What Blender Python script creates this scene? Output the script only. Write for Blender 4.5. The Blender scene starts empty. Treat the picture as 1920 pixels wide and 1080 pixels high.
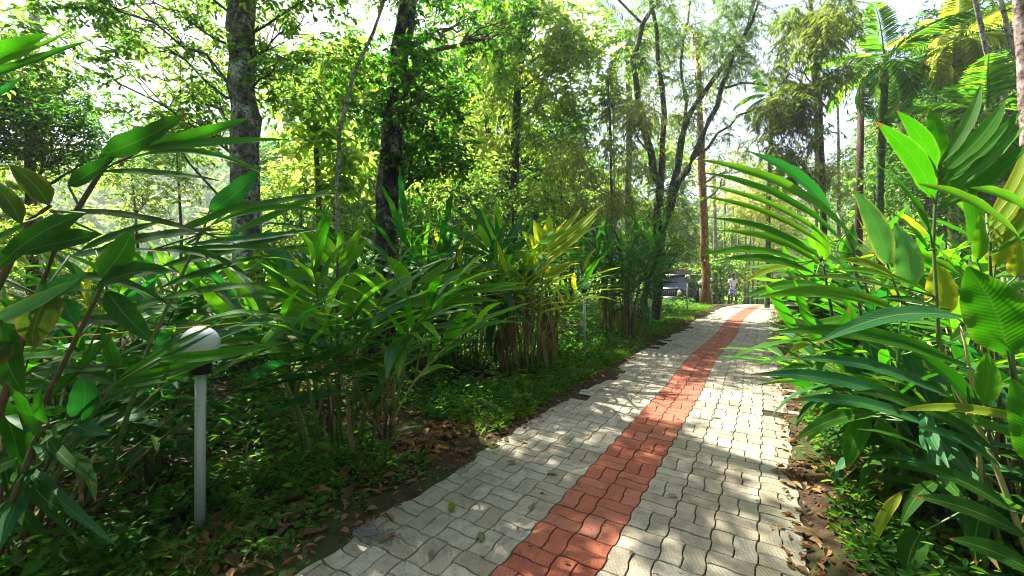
import bpy, math, random
import numpy as np
from mathutils import Vector, Matrix
R = math.radians
random.seed(7)
scene = bpy.context.scene
C = scene.collection

# ------------------------------------------------------------------ camera, sky, sun, exposure
F = 800.0                      # focal length in photo pixels (1920 wide)
CAMZ = 1.49
TILT = math.atan(25 / F)
cam = bpy.data.cameras.new('camera')
cam.sensor_width = 36; cam.lens = 36 * F / 1920
cam.clip_start = 0.05; cam.clip_end = 2000
co = bpy.data.objects.new('camera', cam); C.objects.link(co)
co.location = (0, 0, CAMZ); co.rotation_euler = (R(90) - TILT, 0, 0)
scene.camera = co

SUN_AZ = R(-36)                # from the view axis (+Y), negative = to the left
SUN_EL = R(56)
world = bpy.data.worlds.new('World'); scene.world = world; world.use_nodes = True
wn = world.node_tree.nodes; wl = world.node_tree.links
bg = wn['Background']; sky = wn.new('ShaderNodeTexSky'); sky.sky_type = 'NISHITA'
sky.sun_disc = False; sky.sun_elevation = SUN_EL; sky.sun_rotation = SUN_AZ
sky.air_density = 1.0; sky.dust_density = 3.0; sky.ozone_density = 1.0
wl.new(sky.outputs[0], bg.inputs[0]); bg.inputs[1].default_value = 0.075
sd = Vector((math.sin(SUN_AZ) * math.cos(SUN_EL), math.cos(SUN_AZ) * math.cos(SUN_EL), math.sin(SUN_EL)))
sl = bpy.data.lights.new('sun', 'SUN'); sl.energy = 5.0; sl.angle = R(0.53); sl.color = (1, 0.94, 0.82)
so = bpy.data.objects.new('sun', sl); C.objects.link(so)
so.rotation_euler = sd.to_track_quat('Z', 'Y').to_euler()
scene.view_settings.view_transform = 'Standard'; scene.view_settings.look = 'None'
scene.view_settings.gamma = 1; scene.view_settings.exposure = 2.3
scene.view_settings.use_curve_mapping = False
scene.render.engine = 'CYCLES'
cy = scene.cycles
cy.max_bounces = 7; cy.diffuse_bounces = 3; cy.glossy_bounces = 2; cy.transmission_bounces = 5
cy.filter_width = 1.05; cy.volume_bounces = 0; cy.sample_clamp_indirect = 6; cy.caustics_reflective = False; cy.caustics_refractive = False

# ------------------------------------------------------------------ helpers
def px(x, y, Y):
    """world point at depth Y on the line of sight of photo pixel (x, y)"""
    dx = (x - 960) / F; dy = -(y - 540) / F
    d = Vector((dx, math.cos(TILT) + dy * math.sin(TILT), -math.sin(TILT) + dy * math.cos(TILT)))
    return Vector((0, 0, CAMZ)) + d * (Y / d.y)

def smooth(a, b, t):
    t = np.clip((t - a) / (b - a), 0, 1); return t * t * (3 - 2 * t)

def height(x, y):
    """ground height"""
    x = np.asarray(x, float); y = np.asarray(y, float)
    h = -0.035 * np.clip(y - 20, 0, 40)
    h = h - 4.5 * smooth(8, 40, -x) - 3 * smooth(20, 70, y)
    lat = x * PV[0] + y * PV[1]
    off = np.clip(np.maximum(-2.2 - lat, lat - 0.5), 0, 1.5)
    h = h + off * 0.03 * np.sin(x * 1.7 + 1) * np.cos(y * 1.3) - 0.07 * np.clip(off, 0, 1)
    return h

TH = math.atan(480 / F)
PU = (math.sin(TH), math.cos(TH)); PV = (math.cos(TH), -math.sin(TH))
def hz(x, y): return float(height(x, y))

def M(name, builder):
    m = bpy.data.materials.new(name); m.use_nodes = True
    nt = m.node_tree; nt.nodes.clear()
    out = nt.nodes.new('ShaderNodeOutputMaterial')
    nt.links.new(builder(nt), out.inputs[0]); return m

class N:
    """tiny node helper"""
    def __init__(s, nt): s.nt = nt
    def add(s, t, **k):
        n = s.nt.nodes.new(t)
        for a, v in k.items(): setattr(n, a, v)
        return n
    def inp(s, n, i, v):
        if hasattr(v, 'links') or isinstance(v, bpy.types.NodeSocket): s.nt.links.new(v, n.inputs[i])
        else: n.inputs[i].default_value = v
    def math(s, op, a, b=0.0, c=0.0):
        n = s.add('ShaderNodeMath', operation=op)
        s.inp(n, 0, a); s.inp(n, 1, b)
        if op in ('MULTIPLY_ADD',): s.inp(n, 2, c)
        return n.outputs[0]
    def mix(s, f, a, b, mode='MIX'):
        n = s.add('ShaderNodeMix', data_type='RGBA', blend_type=mode)
        s.inp(n, 0, f); s.inp(n, 6, a if not isinstance(a, tuple) else (*a, 1)[:4]); s.inp(n, 7, b if not isinstance(b, tuple) else (*b, 1)[:4])
        return n.outputs[2]
    def ramp(s, f, stops):
        n = s.add('ShaderNodeValToRGB'); e = n.color_ramp.elements
        while len(e) < len(stops): e.new(0.5)
        for el, (p, c) in zip(e, stops):
            el.position = p; el.color = (*c, 1) if len(c) == 3 else c
        s.inp(n, 0, f); return n.outputs[0]
    def noise(s, vec, scale, detail=3, rough=0.55):
        n = s.add('ShaderNodeTexNoise'); n.inputs['Scale'].default_value = scale
        n.inputs['Detail'].default_value = detail; n.inputs['Roughness'].default_value = rough
        if vec is not None: s.nt.links.new(vec, n.inputs['Vector'])
        return n.outputs['Fac']
    def pos(s): return s.add('ShaderNodeNewGeometry').outputs['Position']
    def obj(s): return s.add('ShaderNodeTexCoord').outputs['Object']
    def rnd(s, k=1.0):
        a = s.add('ShaderNodeObjectInfo').outputs['Random']; b = s.add('ShaderNodeNewGeometry').outputs['Random Per Island']
        return s.math('FRACT', s.math('MULTIPLY', s.math('ADD', a, b), k))
    def bump(s, h, strength, dist=0.01):
        n = s.add('ShaderNodeBump'); n.inputs['Strength'].default_value = strength; n.inputs['Distance'].default_value = dist
        s.inp(n, 'Height', h); return n.outputs[0]
    def principled(s, col, rough=0.7, normal=None, spec=0.4, metal=0.0):
        n = s.add('ShaderNodeBsdfPrincipled'); s.inp(n, 'Base Color', col if not isinstance(col, tuple) else (*col, 1)[:4])
        s.inp(n, 'Roughness', rough); n.inputs['Specular IOR Level'].default_value = spec; n.inputs['Metallic'].default_value = metal
        if normal is not None: s.nt.links.new(normal, n.inputs['Normal'])
        return n.outputs[0]

def leaf_shader(n, col, tcol, rough, spec, tw, normal=None):
    p = n.principled(col, rough, normal, spec); p.node.inputs['IOR'].default_value = 1.32
    t = n.add('ShaderNodeBsdfTranslucent'); n.inp(t, 0, tcol)
    if normal is not None: n.nt.links.new(normal, t.inputs['Normal'])
    m = n.add('ShaderNodeMixShader'); n.inp(m, 0, tw)
    n.nt.links.new(p, m.inputs[1]); n.nt.links.new(t.outputs[0], m.inputs[2])
    return m.outputs[0]

def foliage(name, cols, tcols, rough=0.45, tw=0.55, spec=0.25):
    """tree and herb foliage: colour differs leaf by leaf"""
    def b(nt):
        n = N(nt); r = n.rnd(7.3)
        k = len(cols)
        st = lambda cs: [(i / max(1, k - 1), c) for i, c in enumerate(cs)]
        patch = n.noise(n.pos(), 0.9, 2)
        f = n.math('ADD', n.math('MULTIPLY', r, 0.7), n.math('MULTIPLY', n.math('SUBTRACT', patch, 0.35), 1.0))
        return leaf_shader(n, n.ramp(f, st(cols)), n.ramp(f, st(tcols)), rough, spec, tw)
    return M(name, b)

def bigleaf(name, base, dark, tbase, edge, spots=0.0, rough=0.42, tw=0.48, spec=0.13, brown=0.0):
    """long ginger leaf: pale midrib, slanting ribs, edge colour; UV x across (0..1), y along"""
    def b(nt):
        n = N(nt)
        uv = n.add('ShaderNodeUVMap').outputs[0]
        sep = n.add('ShaderNodeSeparateXYZ'); nt.links.new(uv, sep.inputs[0])
        u = n.math('ABSOLUTE', n.math('MULTIPLY', n.math('SUBTRACT', sep.outputs[0], 0.5), 2.0)); v = sep.outputs[1]
        ribs = n.math('SINE', n.math('MULTIPLY', n.math('SUBTRACT', v, n.math('MULTIPLY', u, 0.16)), 150.0))
        r = n.rnd(3.1)
        ns = n.noise(n.obj(), 6, 4)
        c = n.mix(r, base, dark)
        c = n.mix(n.math('MULTIPLY', n.math('ADD', ribs, 1.0), 0.05), c, (0.25, 0.33, 0.10))
        tc = n.mix(n.math('MULTIPLY', r, 0.6), tbase, tuple(x * 0.6 for x in tbase))
        tc = n.mix(n.math('MULTIPLY', n.math('ADD', ribs, 1.0), 0.06), tc, tuple(x * 0.45 for x in tbase))
        ef = n.math('MULTIPLY', n.ramp(n.math('ADD', u, n.math('MULTIPLY', n.math('SUBTRACT', ns, 0.5), 0.9)), [(0.72, (0, 0, 0)), (1.0, (1, 1, 1))]), 0.8)
        c = n.mix(ef, c, edge); tc = n.mix(ef, tc, tuple(min(1, x * 2.0) for x in edge))
        mid = n.ramp(u, [(0.02, (1, 1, 1)), (0.07, (0, 0, 0))])
        c = n.mix(n.math('MULTIPLY', mid, 0.55), c, (0.22, 0.30, 0.09))
        if brown:
            bf = n.ramp(n.math('ADD', n.math('ADD', n.math('MULTIPLY', v, 0.45), ns), n.math('MULTIPLY', r, 0.25)), [(1.0 - brown, (0, 0, 0)), (1.0 - brown + 0.06, (1, 1, 1))])
            c = n.mix(bf, c, (0.16, 0.075, 0.022)); tc = n.mix(bf, tc, (0.22, 0.08, 0.015))
        tip = n.ramp(n.math('ADD', n.math('ADD', v, n.math('MULTIPLY', n.math('SUBTRACT', n.noise(n.pos(), 22, 3), 0.5), 0.5)), n.math('MULTIPLY', u, 0.05)), [(0.985, (0, 0, 0)), (1.0, (1, 1, 1))])
        spot = n.ramp(n.math('ADD', n.noise(n.pos(), 60, 3, .7), n.math('MULTIPLY', ns, 0.25)), [(0.80, (0, 0, 0)), (0.86, (1, 1, 1))])
        tf = n.math('MAXIMUM', n.math('MULTIPLY', tip, 0.85), n.math('MULTIPLY', spot, 0.7))
        c = n.mix(tf, c, (.17, .09, .03)); tc = n.mix(tf, tc, (.20, .09, .02))
        nrm = n.bump(n.math('ADD', n.math('MULTIPLY', ribs, 0.5), n.math('MULTIPLY', ns, 0.6)), 0.14, 0.004)
        return leaf_shader(n, c, tc, n.math('ADD', rough + .1, n.math('MULTIPLY', ns, 0.16)), spec, tw, nrm)
    return M(name, b)

def bark(name, a, b_, c, scale=6, bump=0.8, stretch=0.35):
    def b(nt):
        n = N(nt); mp = n.add('ShaderNodeMapping'); nt.links.new(n.pos(), mp.inputs[0]); mp.inputs['Scale'].default_value = (1, 1, stretch)
        n1 = n.noise(mp.outputs[0], scale, 5, 0.65); n2 = n.noise(n.pos(), scale * 3.1, 4, 0.7)
        col = n.ramp(n1, [(0.36, a), (0.52, b_), (0.62, c)])
        col = n.mix(n.ramp(n2, [(0.45, (0, 0, 0)), (0.62, (1, 1, 1))]), col, tuple(x * 0.35 for x in a))
        return n.principled(col, 0.9, n.bump(n.math('ADD', n1, n2), bump, 0.03), 0.15)
    return M(name, b)

def plain(name, col, rough=0.6, spec=0.4, metal=0.0, grain=0.15, scale=30):
    def b(nt):
        n = N(nt); f = n.noise(n.obj(), scale, 3)
        c = n.mix(f, tuple(x * (1 - grain) for x in col), tuple(min(1, x * (1 + grain)) for x in col))
        return n.principled(c, rough, n.bump(f, 0.15, 0.004), spec, metal)
    return M(name, b)

def mesh(name, V, Fq, mats, uv=None, smooth_=True, mi=None):
    """V (n,3); Fq list/array of polygons (uniform width array allowed)"""
    me = bpy.data.meshes.new(name)
    V = np.asarray(V, np.float32)
    if isinstance(Fq, np.ndarray):
        k = Fq.shape[1]; nf = len(Fq)
        me.vertices.add(len(V)); me.vertices.foreach_set('co', V.ravel())
        me.loops.add(nf * k); me.loops.foreach_set('vertex_index', Fq.astype(np.int32).ravel())
        me.polygons.add(nf); me.polygons.foreach_set('loop_start', np.arange(0, nf * k, k, dtype=np.int32))
        me.polygons.foreach_set('loop_total', np.full(nf, k, np.int32))
    else:
        me.from_pydata(V.tolist(), [], [list(f) for f in Fq]); nf = len(me.polygons)
    for m in (mats if isinstance(mats, (list, tuple)) else [mats]): me.materials.append(m)
    if mi is not None: me.polygons.foreach_set('material_index', np.asarray(mi, np.int32))
    me.polygons.foreach_set('use_smooth', np.full(len(me.polygons), smooth_))
    if uv is not None:
        l = me.uv_layers.new(name='UVMap'); vi = np.empty(len(me.loops), np.int32); me.loops.foreach_get('vertex_index', vi)
        l.data.foreach_set('uv', np.asarray(uv, np.float32)[vi].ravel())
    me.update(calc_edges=True); me.validate(); return me

def link(name, me, parent=None, loc=None, mat=None):
    o = bpy.data.objects.new(name, me); C.objects.link(o)
    if parent is not None: o.parent = parent
    if loc is not None: o.location = loc
    if mat is not None: o.matrix_local = mat
    return o

def tag(o, label=None, cat=None, group=None, kind=None):
    if label: o['label'] = label
    if cat: o['category'] = cat
    if group: o['group'] = group
    if kind: o['kind'] = kind
    return o

def thing(name, label, cat, loc=(0, 0, 0), rz=0, group=None):
    o = bpy.data.objects.new(name, None); C.objects.link(o); o.empty_display_size = 0.1
    o.location = loc; o.rotation_euler.z = rz
    return tag(o, label, cat, group)

class MB:
    """collects tubes, boxes, lathes into one mesh"""
    def __init__(s): s.V = []; s.F = []; s.n = 0
    def add(s, V, Fs):
        s.V += [tuple(v) for v in V]; s.F += [tuple(i + s.n for i in f) for f in Fs]; s.n += len(V)
    def tube(s, pts, rad, seg=8, cap=True):
        pts = [Vector(p) for p in pts]; k = len(pts)
        rad = [rad] * k if not hasattr(rad, '__len__') else rad
        V = []; ref = Vector((0.13, 0.31, 0.94))
        for i, p in enumerate(pts):
            t = (pts[min(i + 1, k - 1)] - pts[max(i - 1, 0)]).normalized()
            if abs(t.dot(ref)) > 0.93: r2 = Vector((0.95, 0.2, 0.1))
            else: r2 = ref
            a = t.cross(r2).normalized(); b = t.cross(a)
            if i and False: pass
            for j in range(seg):
                an = 2 * math.pi * j / seg
                V.append(p + (a * math.cos(an) + b * math.sin(an)) * rad[i])
        Fs = [(i * seg + j, i * seg + (j + 1) % seg, (i + 1) * seg + (j + 1) % seg, (i + 1) * seg + j) for i in range(k - 1) for j in range(seg)]
        if cap: Fs += [tuple(range(seg))[::-1], tuple((k - 1) * seg + j for j in range(seg))]
        s.add(V, Fs); return s
    def lathe(s, prof, seg=24, o=(0, 0, 0)):
        V = [(o[0] + r * math.cos(2 * math.pi * j / seg), o[1] + r * math.sin(2 * math.pi * j / seg), o[2] + z) for r, z in prof for j in range(seg)]
        k = len(prof)
        Fs = [(i * seg + j, i * seg + (j + 1) % seg, (i + 1) * seg + (j + 1) % seg, (i + 1) * seg + j) for i in range(k - 1) for j in range(seg)]
        s.add(V, Fs); return s
    def box(s, c, d, bev=0.0, rot=None):
        x, y, z = d[0] / 2, d[1] / 2, d[2] / 2; b = min(bev, x * .9, y * .9, z * .9)
        V = []; 
        if b <= 0:
            V = [Vector((sx * x, sy * y, sz * z)) for sz in (-1, 1) for sx, sy in ((-1, -1), (1, -1), (1, 1), (-1, 1))]
            Fs = [(3, 2, 1, 0), (4, 5, 6, 7), (0, 1, 5, 4), (1, 2, 6, 5), (2, 3, 7, 6), (3, 0, 4, 7)]
        else:
            def ring(xx, yy, bb, zz): return [Vector((-xx + bb, -yy, zz)), Vector((xx - bb, -yy, zz)), Vector((xx, -yy + bb, zz)), Vector((xx, yy - bb, zz)), Vector((xx - bb, yy, zz)), Vector((-xx + bb, yy, zz)), Vector((-xx, yy - bb, zz)), Vector((-xx, -yy + bb, zz))]
            V = ring(x - b, y - b, b * .4, -z) + ring(x, y, b, -z + b) + ring(x, y, b, z - b) + ring(x - b, y - b, b * .4, z)
            Fs = [tuple(range(8))[::-1], tuple(range(24, 32))] + [(r * 8 + j, r * 8 + (j + 1) % 8, r * 8 + 8 + (j + 1) % 8, r * 8 + 8 + j) for r in range(3) for j in range(8)]
        if rot is not None: V = [rot @ v for v in V]
        s.add([v + Vector(c) for v in V], Fs); return s
    def build(s, name, mat, parent=None, smooth_=True, loc=None):
        me = mesh(name, s.V, s.F, mat, smooth_=smooth_); return link(name, me, parent, loc)

def leafset(P, D, Nn, L, W, fold=0.25, droop=0.15):
    """vectorised small leaves, six vertices and two quads each"""
    D = D / np.linalg.norm(D, axis=1, keepdims=True)
    S = np.cross(D, Nn); S /= np.linalg.norm(S, axis=1, keepdims=True) + 1e-9
    U = np.cross(S, D)
    L = L[:, None]; W = W[:, None]
    a = P; b1 = P + D * L * .28 + S * W * .42 + U * W * fold; b2 = P + D * L * .66 + S * W * .40 + U * (W * fold - L * droop * .4)
    t = P + D * L - U * L * droop; c2 = P + D * L * .66 - S * W * .40 + U * (W * fold - L * droop * .4); c1 = P + D * L * .28 - S * W * .42 + U * W * fold
    V = np.stack([a, b1, b2, t, c2, c1], 1).reshape(-1, 3)
    i = np.arange(len(P))[:, None] * 6
    Fq = np.stack([i + [0, 1, 2, 3], i + [0, 3, 4, 5]], 1).reshape(-1, 4)
    return V, Fq

def unit(rg, n):
    v = rg.normal(size=(n, 3)); return v / np.linalg.norm(v, axis=1, keepdims=True)

# ------------------------------------------------------------------ materials
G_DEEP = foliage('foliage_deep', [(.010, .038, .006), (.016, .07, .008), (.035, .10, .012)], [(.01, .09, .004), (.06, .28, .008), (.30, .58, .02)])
G_MID = foliage('foliage_mid', [(.014, .06, .006), (.028, .10, .010), (.06, .14, .015)], [(.05, .21, .015), (.22, .48, .04), (.58, .76, .12)])
G_LIME = foliage('foliage_lime', [(.025, .09, .008), (.05, .13, .012), (.10, .16, .02)], [(.12, .38, .02), (.42, .66, .06), (.78, .82, .14)], tw=.6)
G_FEATHER = foliage('foliage_feathery', [(.04, .08, .015), (.08, .12, .025), (.16, .18, .05)], [(.14, .30, .03), (.52, .64, .08), (.80, .78, .2)], tw=.58)
G_OLIVE = foliage('foliage_olive', [(.03, .055, .010), (.06, .08, .014), (.12, .12, .02)], [(.09, .24, .015), (.28, .46, .04), (.52, .58, .10)])
G_BLUE = foliage('foliage_blue', [(.012, .035, .022), (.022, .055, .03), (.035, .09, .02)], [(.02, .09, .02), (.06, .20, .02), (.2, .42, .03)], rough=.3)
G_PALM = foliage('foliage_palm', [(.010, .06, .008), (.025, .09, .010), (.05, .12, .012)], [(.03, .22, .008), (.14, .46, .012), (.5, .72, .03)], rough=.38)
G_PALMY = foliage('foliage_palm_pale', [(.06, .13, .012), (.12, .17, .02), (.25, .23, .06)], [(.25, .5, .015), (.55, .68, .04), (.8, .78, .18)], rough=.4)
G_HERB = foliage('herb_leaf', [(.012, .055, .006), (.025, .085, .010), (.05, .12, .016)], [(.04, .20, .006), (.12, .42, .012), (.42, .66, .03)], rough=.5, tw=.45)
G_GRASS = foliage('grass_blade', [(.015, .06, .008), (.04, .10, .012), (.12, .15, .03)], [(.04, .18, .008), (.14, .36, .015), (.4, .5, .05)], rough=.5, tw=.4)
DRY = foliage('dry_litter', [(.07, .032, .014), (.16, .085, .035), (.30, .19, .09)], [(.10, .04, .01), (.2, .1, .03), (.3, .2, .06)], rough=.7, tw=.2, spec=.2)

L_GREEN = bigleaf('ginger_leaf_green', (.022, .13, .004), (.010, .07, .004), (.06, .36, .003), (.07, .17, .008))
L_TEAL = bigleaf('ginger_leaf_teal', (.010, .095, .032), (.008, .075, .018), (.03, .34, .02), (.02, .12, .02), rough=.3, tw=.3, spec=.35)  # blue of the sky reflection put into the base colour, besides the gloss
L_BRIGHT = bigleaf('ginger_leaf_bright', (.05, .19, .005), (.025, .13, .004), (.17, .54, .006), (.16, .26, .012), tw=.52)
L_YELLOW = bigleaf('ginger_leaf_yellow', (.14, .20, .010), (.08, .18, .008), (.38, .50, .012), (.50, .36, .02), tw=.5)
L_SUNNY = bigleaf('ginger_leaf_sunny', (.16, .25, .010), (.09, .20, .008), (.62, .80, .015), (.55, .42, .03), tw=.55)  # brighter copy of the yellow leaf, sunlight put into its colour
L_PALE = bigleaf('ginger_leaf_pale', (.07, .24, .09), (.045, .18, .06), (.15, .50, .05), (.28, .32, .04), rough=.35, tw=.35)
L_OLIVE = bigleaf('ginger_leaf_olive', (.03, .06, .010), (.015, .045, .006), (.07, .16, .008), (.10, .10, .012), tw=.4)
L_DARK = bigleaf('ginger_leaf_shaded', (.010, .07, .004), (.005, .04, .003), (.03, .22, .004), (.03, .08, .006), rough=.45, tw=.38)  # darker copy of the green leaf, with shade worked into the colour
L_DRY = bigleaf('ginger_leaf_dry', (.26, .17, .09), (.12, .06, .03), (.20, .11, .04), (.30, .21, .11), rough=.75, tw=.25, spec=.15)
CANE = plain('cane_green', (.07, .13, .025), .5, grain=.4)
CANEY = plain('cane_straw', (.30, .27, .09), .55, grain=.35)
CANEB = plain('cane_brown', (.07, .05, .02), .6, grain=.4)
B_LICHEN = bark('bark_lichen', (.07, .065, .055), (.20, .20, .17), (.52, .57, .47), 5.5, .9, .6)
B_DARK = bark('bark_dark', (.022, .018, .014), (.06, .055, .04), (.24, .25, .19), 5, 1.0, .5)
B_MOSS = bark('bark_mossy', (.035, .035, .018), (.09, .10, .05), (.22, .24, .15), 5, .8, .4)
B_ORANGE = bark('bark_orange', (.14, .06, .02), (.30, .15, .05), (.45, .28, .12), 5, 1.0, .3)
B_PALE = bark('bark_pale', (.16, .14, .11), (.34, .31, .27), (.50, .48, .42), 5, .5, .3)
B_PINK = bark('bark_pinkish', (.20, .13, .11), (.38, .28, .25), (.52, .45, .42), 4, .5, .8)
B_PALMG = bark('palm_stem_green', (.03, .09, .02), (.06, .15, .03), (.12, .2, .05), 3, .3, 2.5)
B_PALML = bark('palm_stem_light', (.14, .25, .05), (.26, .36, .08), (.42, .45, .14), 3, .3, 2.5)
B_POST = bark('weathered_pole', (.05, .03, .022), (.10, .065, .045), (.16, .12, .09), 9, .5, .12)
TWIG = plain('twig', (.08, .065, .045), .85, .1, grain=.4)
TWIGP = plain('twig_pale', (.22, .19, .14), .85, .1, grain=.35)
PIPE = plain('galvanised_pipe', (.33, .37, .35), .45, .4, .15, .12)
BLACKP = plain('black_plastic', (.012, .012, .014), .4)
CONC = plain('dark_concrete', (.05, .055, .055), .9, .2, grain=.5)
def opal(nt):
    n = N(nt); p = n.add('ShaderNodeBsdfPrincipled'); p.inputs['Base Color'].default_value = (.50, .53, .58, 1); p.inputs['Roughness'].default_value = .22  # blue-grey of the shade is part of this globe colour
    p.inputs['Subsurface Weight'].default_value = .3; p.inputs['Subsurface Radius'].default_value = (.05, .05, .05); return p.outputs[0]
OPAL = M('opal_globe', opal)

def soil(nt):
    n = N(nt); p = n.pos(); a = n.noise(p, 1.3, 4); b = n.noise(p, 14, 5, .7); c = n.noise(p, 70, 3)
    col = n.ramp(b, [(.3, (.018, .012, .008)), (.5, (.045, .028, .016)), (.68, (.10, .062, .035))])
    col = n.mix(n.ramp(a, [(.45, (0, 0, 0)), (.62, (1, 1, 1))]), col, (.03, .05, .012))
    return n.principled(col, .95, n.bump(n.math('ADD', b, n.math('MULTIPLY', c, .4)), .9, .03), .1)
SOIL = M('soil', soil)
def bedm(nt):
    n = N(nt); p = n.pos(); b = n.noise(p, 30, 5, .7)
    return n.principled(n.ramp(b, [(.3, (.012, .010, .007)), (.7, (.05, .04, .028))]), .95, n.bump(b, .6, .01), .1)
BED = M('joint_sand', bedm)

def paver(name, cols, dirt=(.10, .075, .045), damt=.55):
    def b(nt):
        n = N(nt); r = n.rnd(11.7); P = n.pos(); o = n.obj()
        big = n.noise(P, 1.6, 4, .6); mid = n.noise(P, 9, 4, .65); fine = n.noise(P, 160, 2, .8)
        c = n.ramp(r, [(i / (len(cols) - 1), k) for i, k in enumerate(cols)])
        c = n.mix(n.math('MULTIPLY', n.ramp(mid, [(.4, (0, 0, 0)), (.75, (1, 1, 1))]), .35), c, tuple(x * .62 for x in cols[0]))
        c = n.mix(n.math('MULTIPLY', n.ramp(n.math('ADD', n.math('MULTIPLY', big, .7), n.math('MULTIPLY', mid, .4)), [(.57, (0, 0, 0)), (.72, (1, 1, 1))]), damt), c, dirt)
        c = n.mix(n.math('MULTIPLY', fine, .45), c, tuple(x * .5 for x in cols[1]))
        sp0 = n.noise(P, 34, 3, .75); c = n.mix(n.math('MULTIPLY', n.ramp(sp0, [(.60, (0, 0, 0)), (.68, (1, 1, 1))]), .7), c, tuple(x * .28 for x in cols[0]))
        st = n.noise(P, 4.3, 5, .75); c = n.mix(n.math('MULTIPLY', n.ramp(st, [(.50, (0, 0, 0)), (.62, (1, 1, 1))]), .45), c, tuple(x * .5 for x in cols[0]))
        sp = n.add('ShaderNodeSeparateXYZ'); nt.links.new(o, sp.inputs[0])
        w = n.math('MULTIPLY', n.math('SINE', n.math('MULTIPLY', sp.outputs[0], 700.0)), n.math('SINE', n.math('MULTIPLY', sp.outputs[1], 560.0)))
        h = n.math('ADD', n.math('MULTIPLY', w, .8), n.math('ADD', n.math('MULTIPLY', fine, .8), n.math('MULTIPLY', mid, 1.2)))
        return n.principled(c, .82, n.bump(h, .7, .005), .3)
    return M(name, b)
P_GREY = paver('paver_grey', [(.31, .27, .19), (.40, .355, .265), (.47, .43, .34)])
P_YEL = paver('paver_ochre', [(.30, .27, .17), (.35, .32, .24), (.38, .36, .29)], damt=.75)
P_RED = paver('paver_red', [(.33, .09, .048), (.42, .125, .065), (.40, .165, .11)], dirt=(.30, .18, .115), damt=.6)

# ------------------------------------------------------------------ terrain
def terrain():
    na, nr = 200, 110
    rr = np.concatenate([[0.0], np.geomspace(0.6, 420, nr - 1)])
    V = []
    for r in rr:
        for a in range(na):
            an = 2 * math.pi * a / na; V.append((r * math.sin(an), r * math.cos(an)))
    V = np.array(V); x, y = V[:, 0], V[:, 1]
    z = height(x, y) - 0.03 + 0.012 * np.sin(x * 9) * np.cos(y * 7) * (np.hypot(x, y) < 20)
    lat = x * PV[0] + y * PV[1]
    on = smooth(-2.7, -2.35, lat) * (1 - smooth(.35, .6, lat)); z = z - 0.06 * on - .02
    Fq = np.array([(i * na + j, i * na + (j + 1) % na, (i + 1) * na + (j + 1) % na, (i + 1) * na + j) for i in range(nr - 1) for j in range(na)])[:, ::-1]
    tag(link('ground', mesh('ground', np.column_stack([x, y, z]), Fq, SOIL)), kind='structure')
terrain()

def hillmat(nt):
    n = N(nt); p = n.pos(); a = n.noise(p, .035, 5, .6); b = n.noise(p, .25, 5, .7)
    c = n.mix(b, n.ramp(a, [(.35, (.05, .09, .03)), (.6, (.12, .15, .06))]), (.03, .05, .02))
    return n.principled(c, .9, n.bump(b, 1, 1.5), .1)
HILL = M('hill_forest', hillmat)
def hill_h(an, r):
    """height of the far hills at angle an (from the view axis) and distance r"""
    crest = 66 + 16 * math.sin(an * 3.1 + 1.2) + 9 * math.sin(an * 7.7) + 4 * math.sin(an * 19)
    if an > -0.1: crest *= 0.62 - 0.12 * math.sin(an * 5)
    return -9 + crest * float(smooth(70, 250, r)) + 2.5 * math.sin(r * .09 + an * 21) * float(smooth(70, 110, r))
def hills():
    na, nr = 240, 50; V = []
    for i in range(nr):
        r = 62 + (330 - 62) * i / (nr - 1)
        for j in range(na):
            an = -1.75 + 3.5 * j / (na - 1); V.append((r * math.sin(an), r * math.cos(an), hill_h(an, r)))
    Fq = np.array([(i * na + j, i * na + j + 1, (i + 1) * na + j + 1, (i + 1) * na + j) for i in range(nr - 1) for j in range(na - 1)])
    tag(link('hill', mesh('hill', V, Fq, HILL)), kind='structure')
    rg = np.random.default_rng(3); Vs, Fs, n0 = [], [], 0
    for k in range(2600):
        an = rg.uniform(-1.0, 1.0); r = 72 + 220 * rg.random(); z = hill_h(an, r); s = rg.uniform(2.5, 5.5)
        c = np.array([r * math.sin(an), r * math.cos(an), z + s * .8]); m = 34
        d = unit(rg, m); d[:, 2] = np.abs(d[:, 2]) * 1.2 - .2
        P = c + d * s * rg.uniform(.6, 1, (m, 1))
        V_, F_ = leafset(P, np.cross(d, unit(rg, m)), d, rg.uniform(1.4, 2.6, m), rg.uniform(1.2, 2.2, m))
        Vs.append(V_); Fs.append(F_ + n0); n0 += len(V_)
    tag(link('far_forest', mesh('far_forest', np.vstack(Vs), np.vstack(Fs), G_MID)), 'hazy wooded slope far behind the garden trees', 'forest', kind='stuff')
hills()

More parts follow.
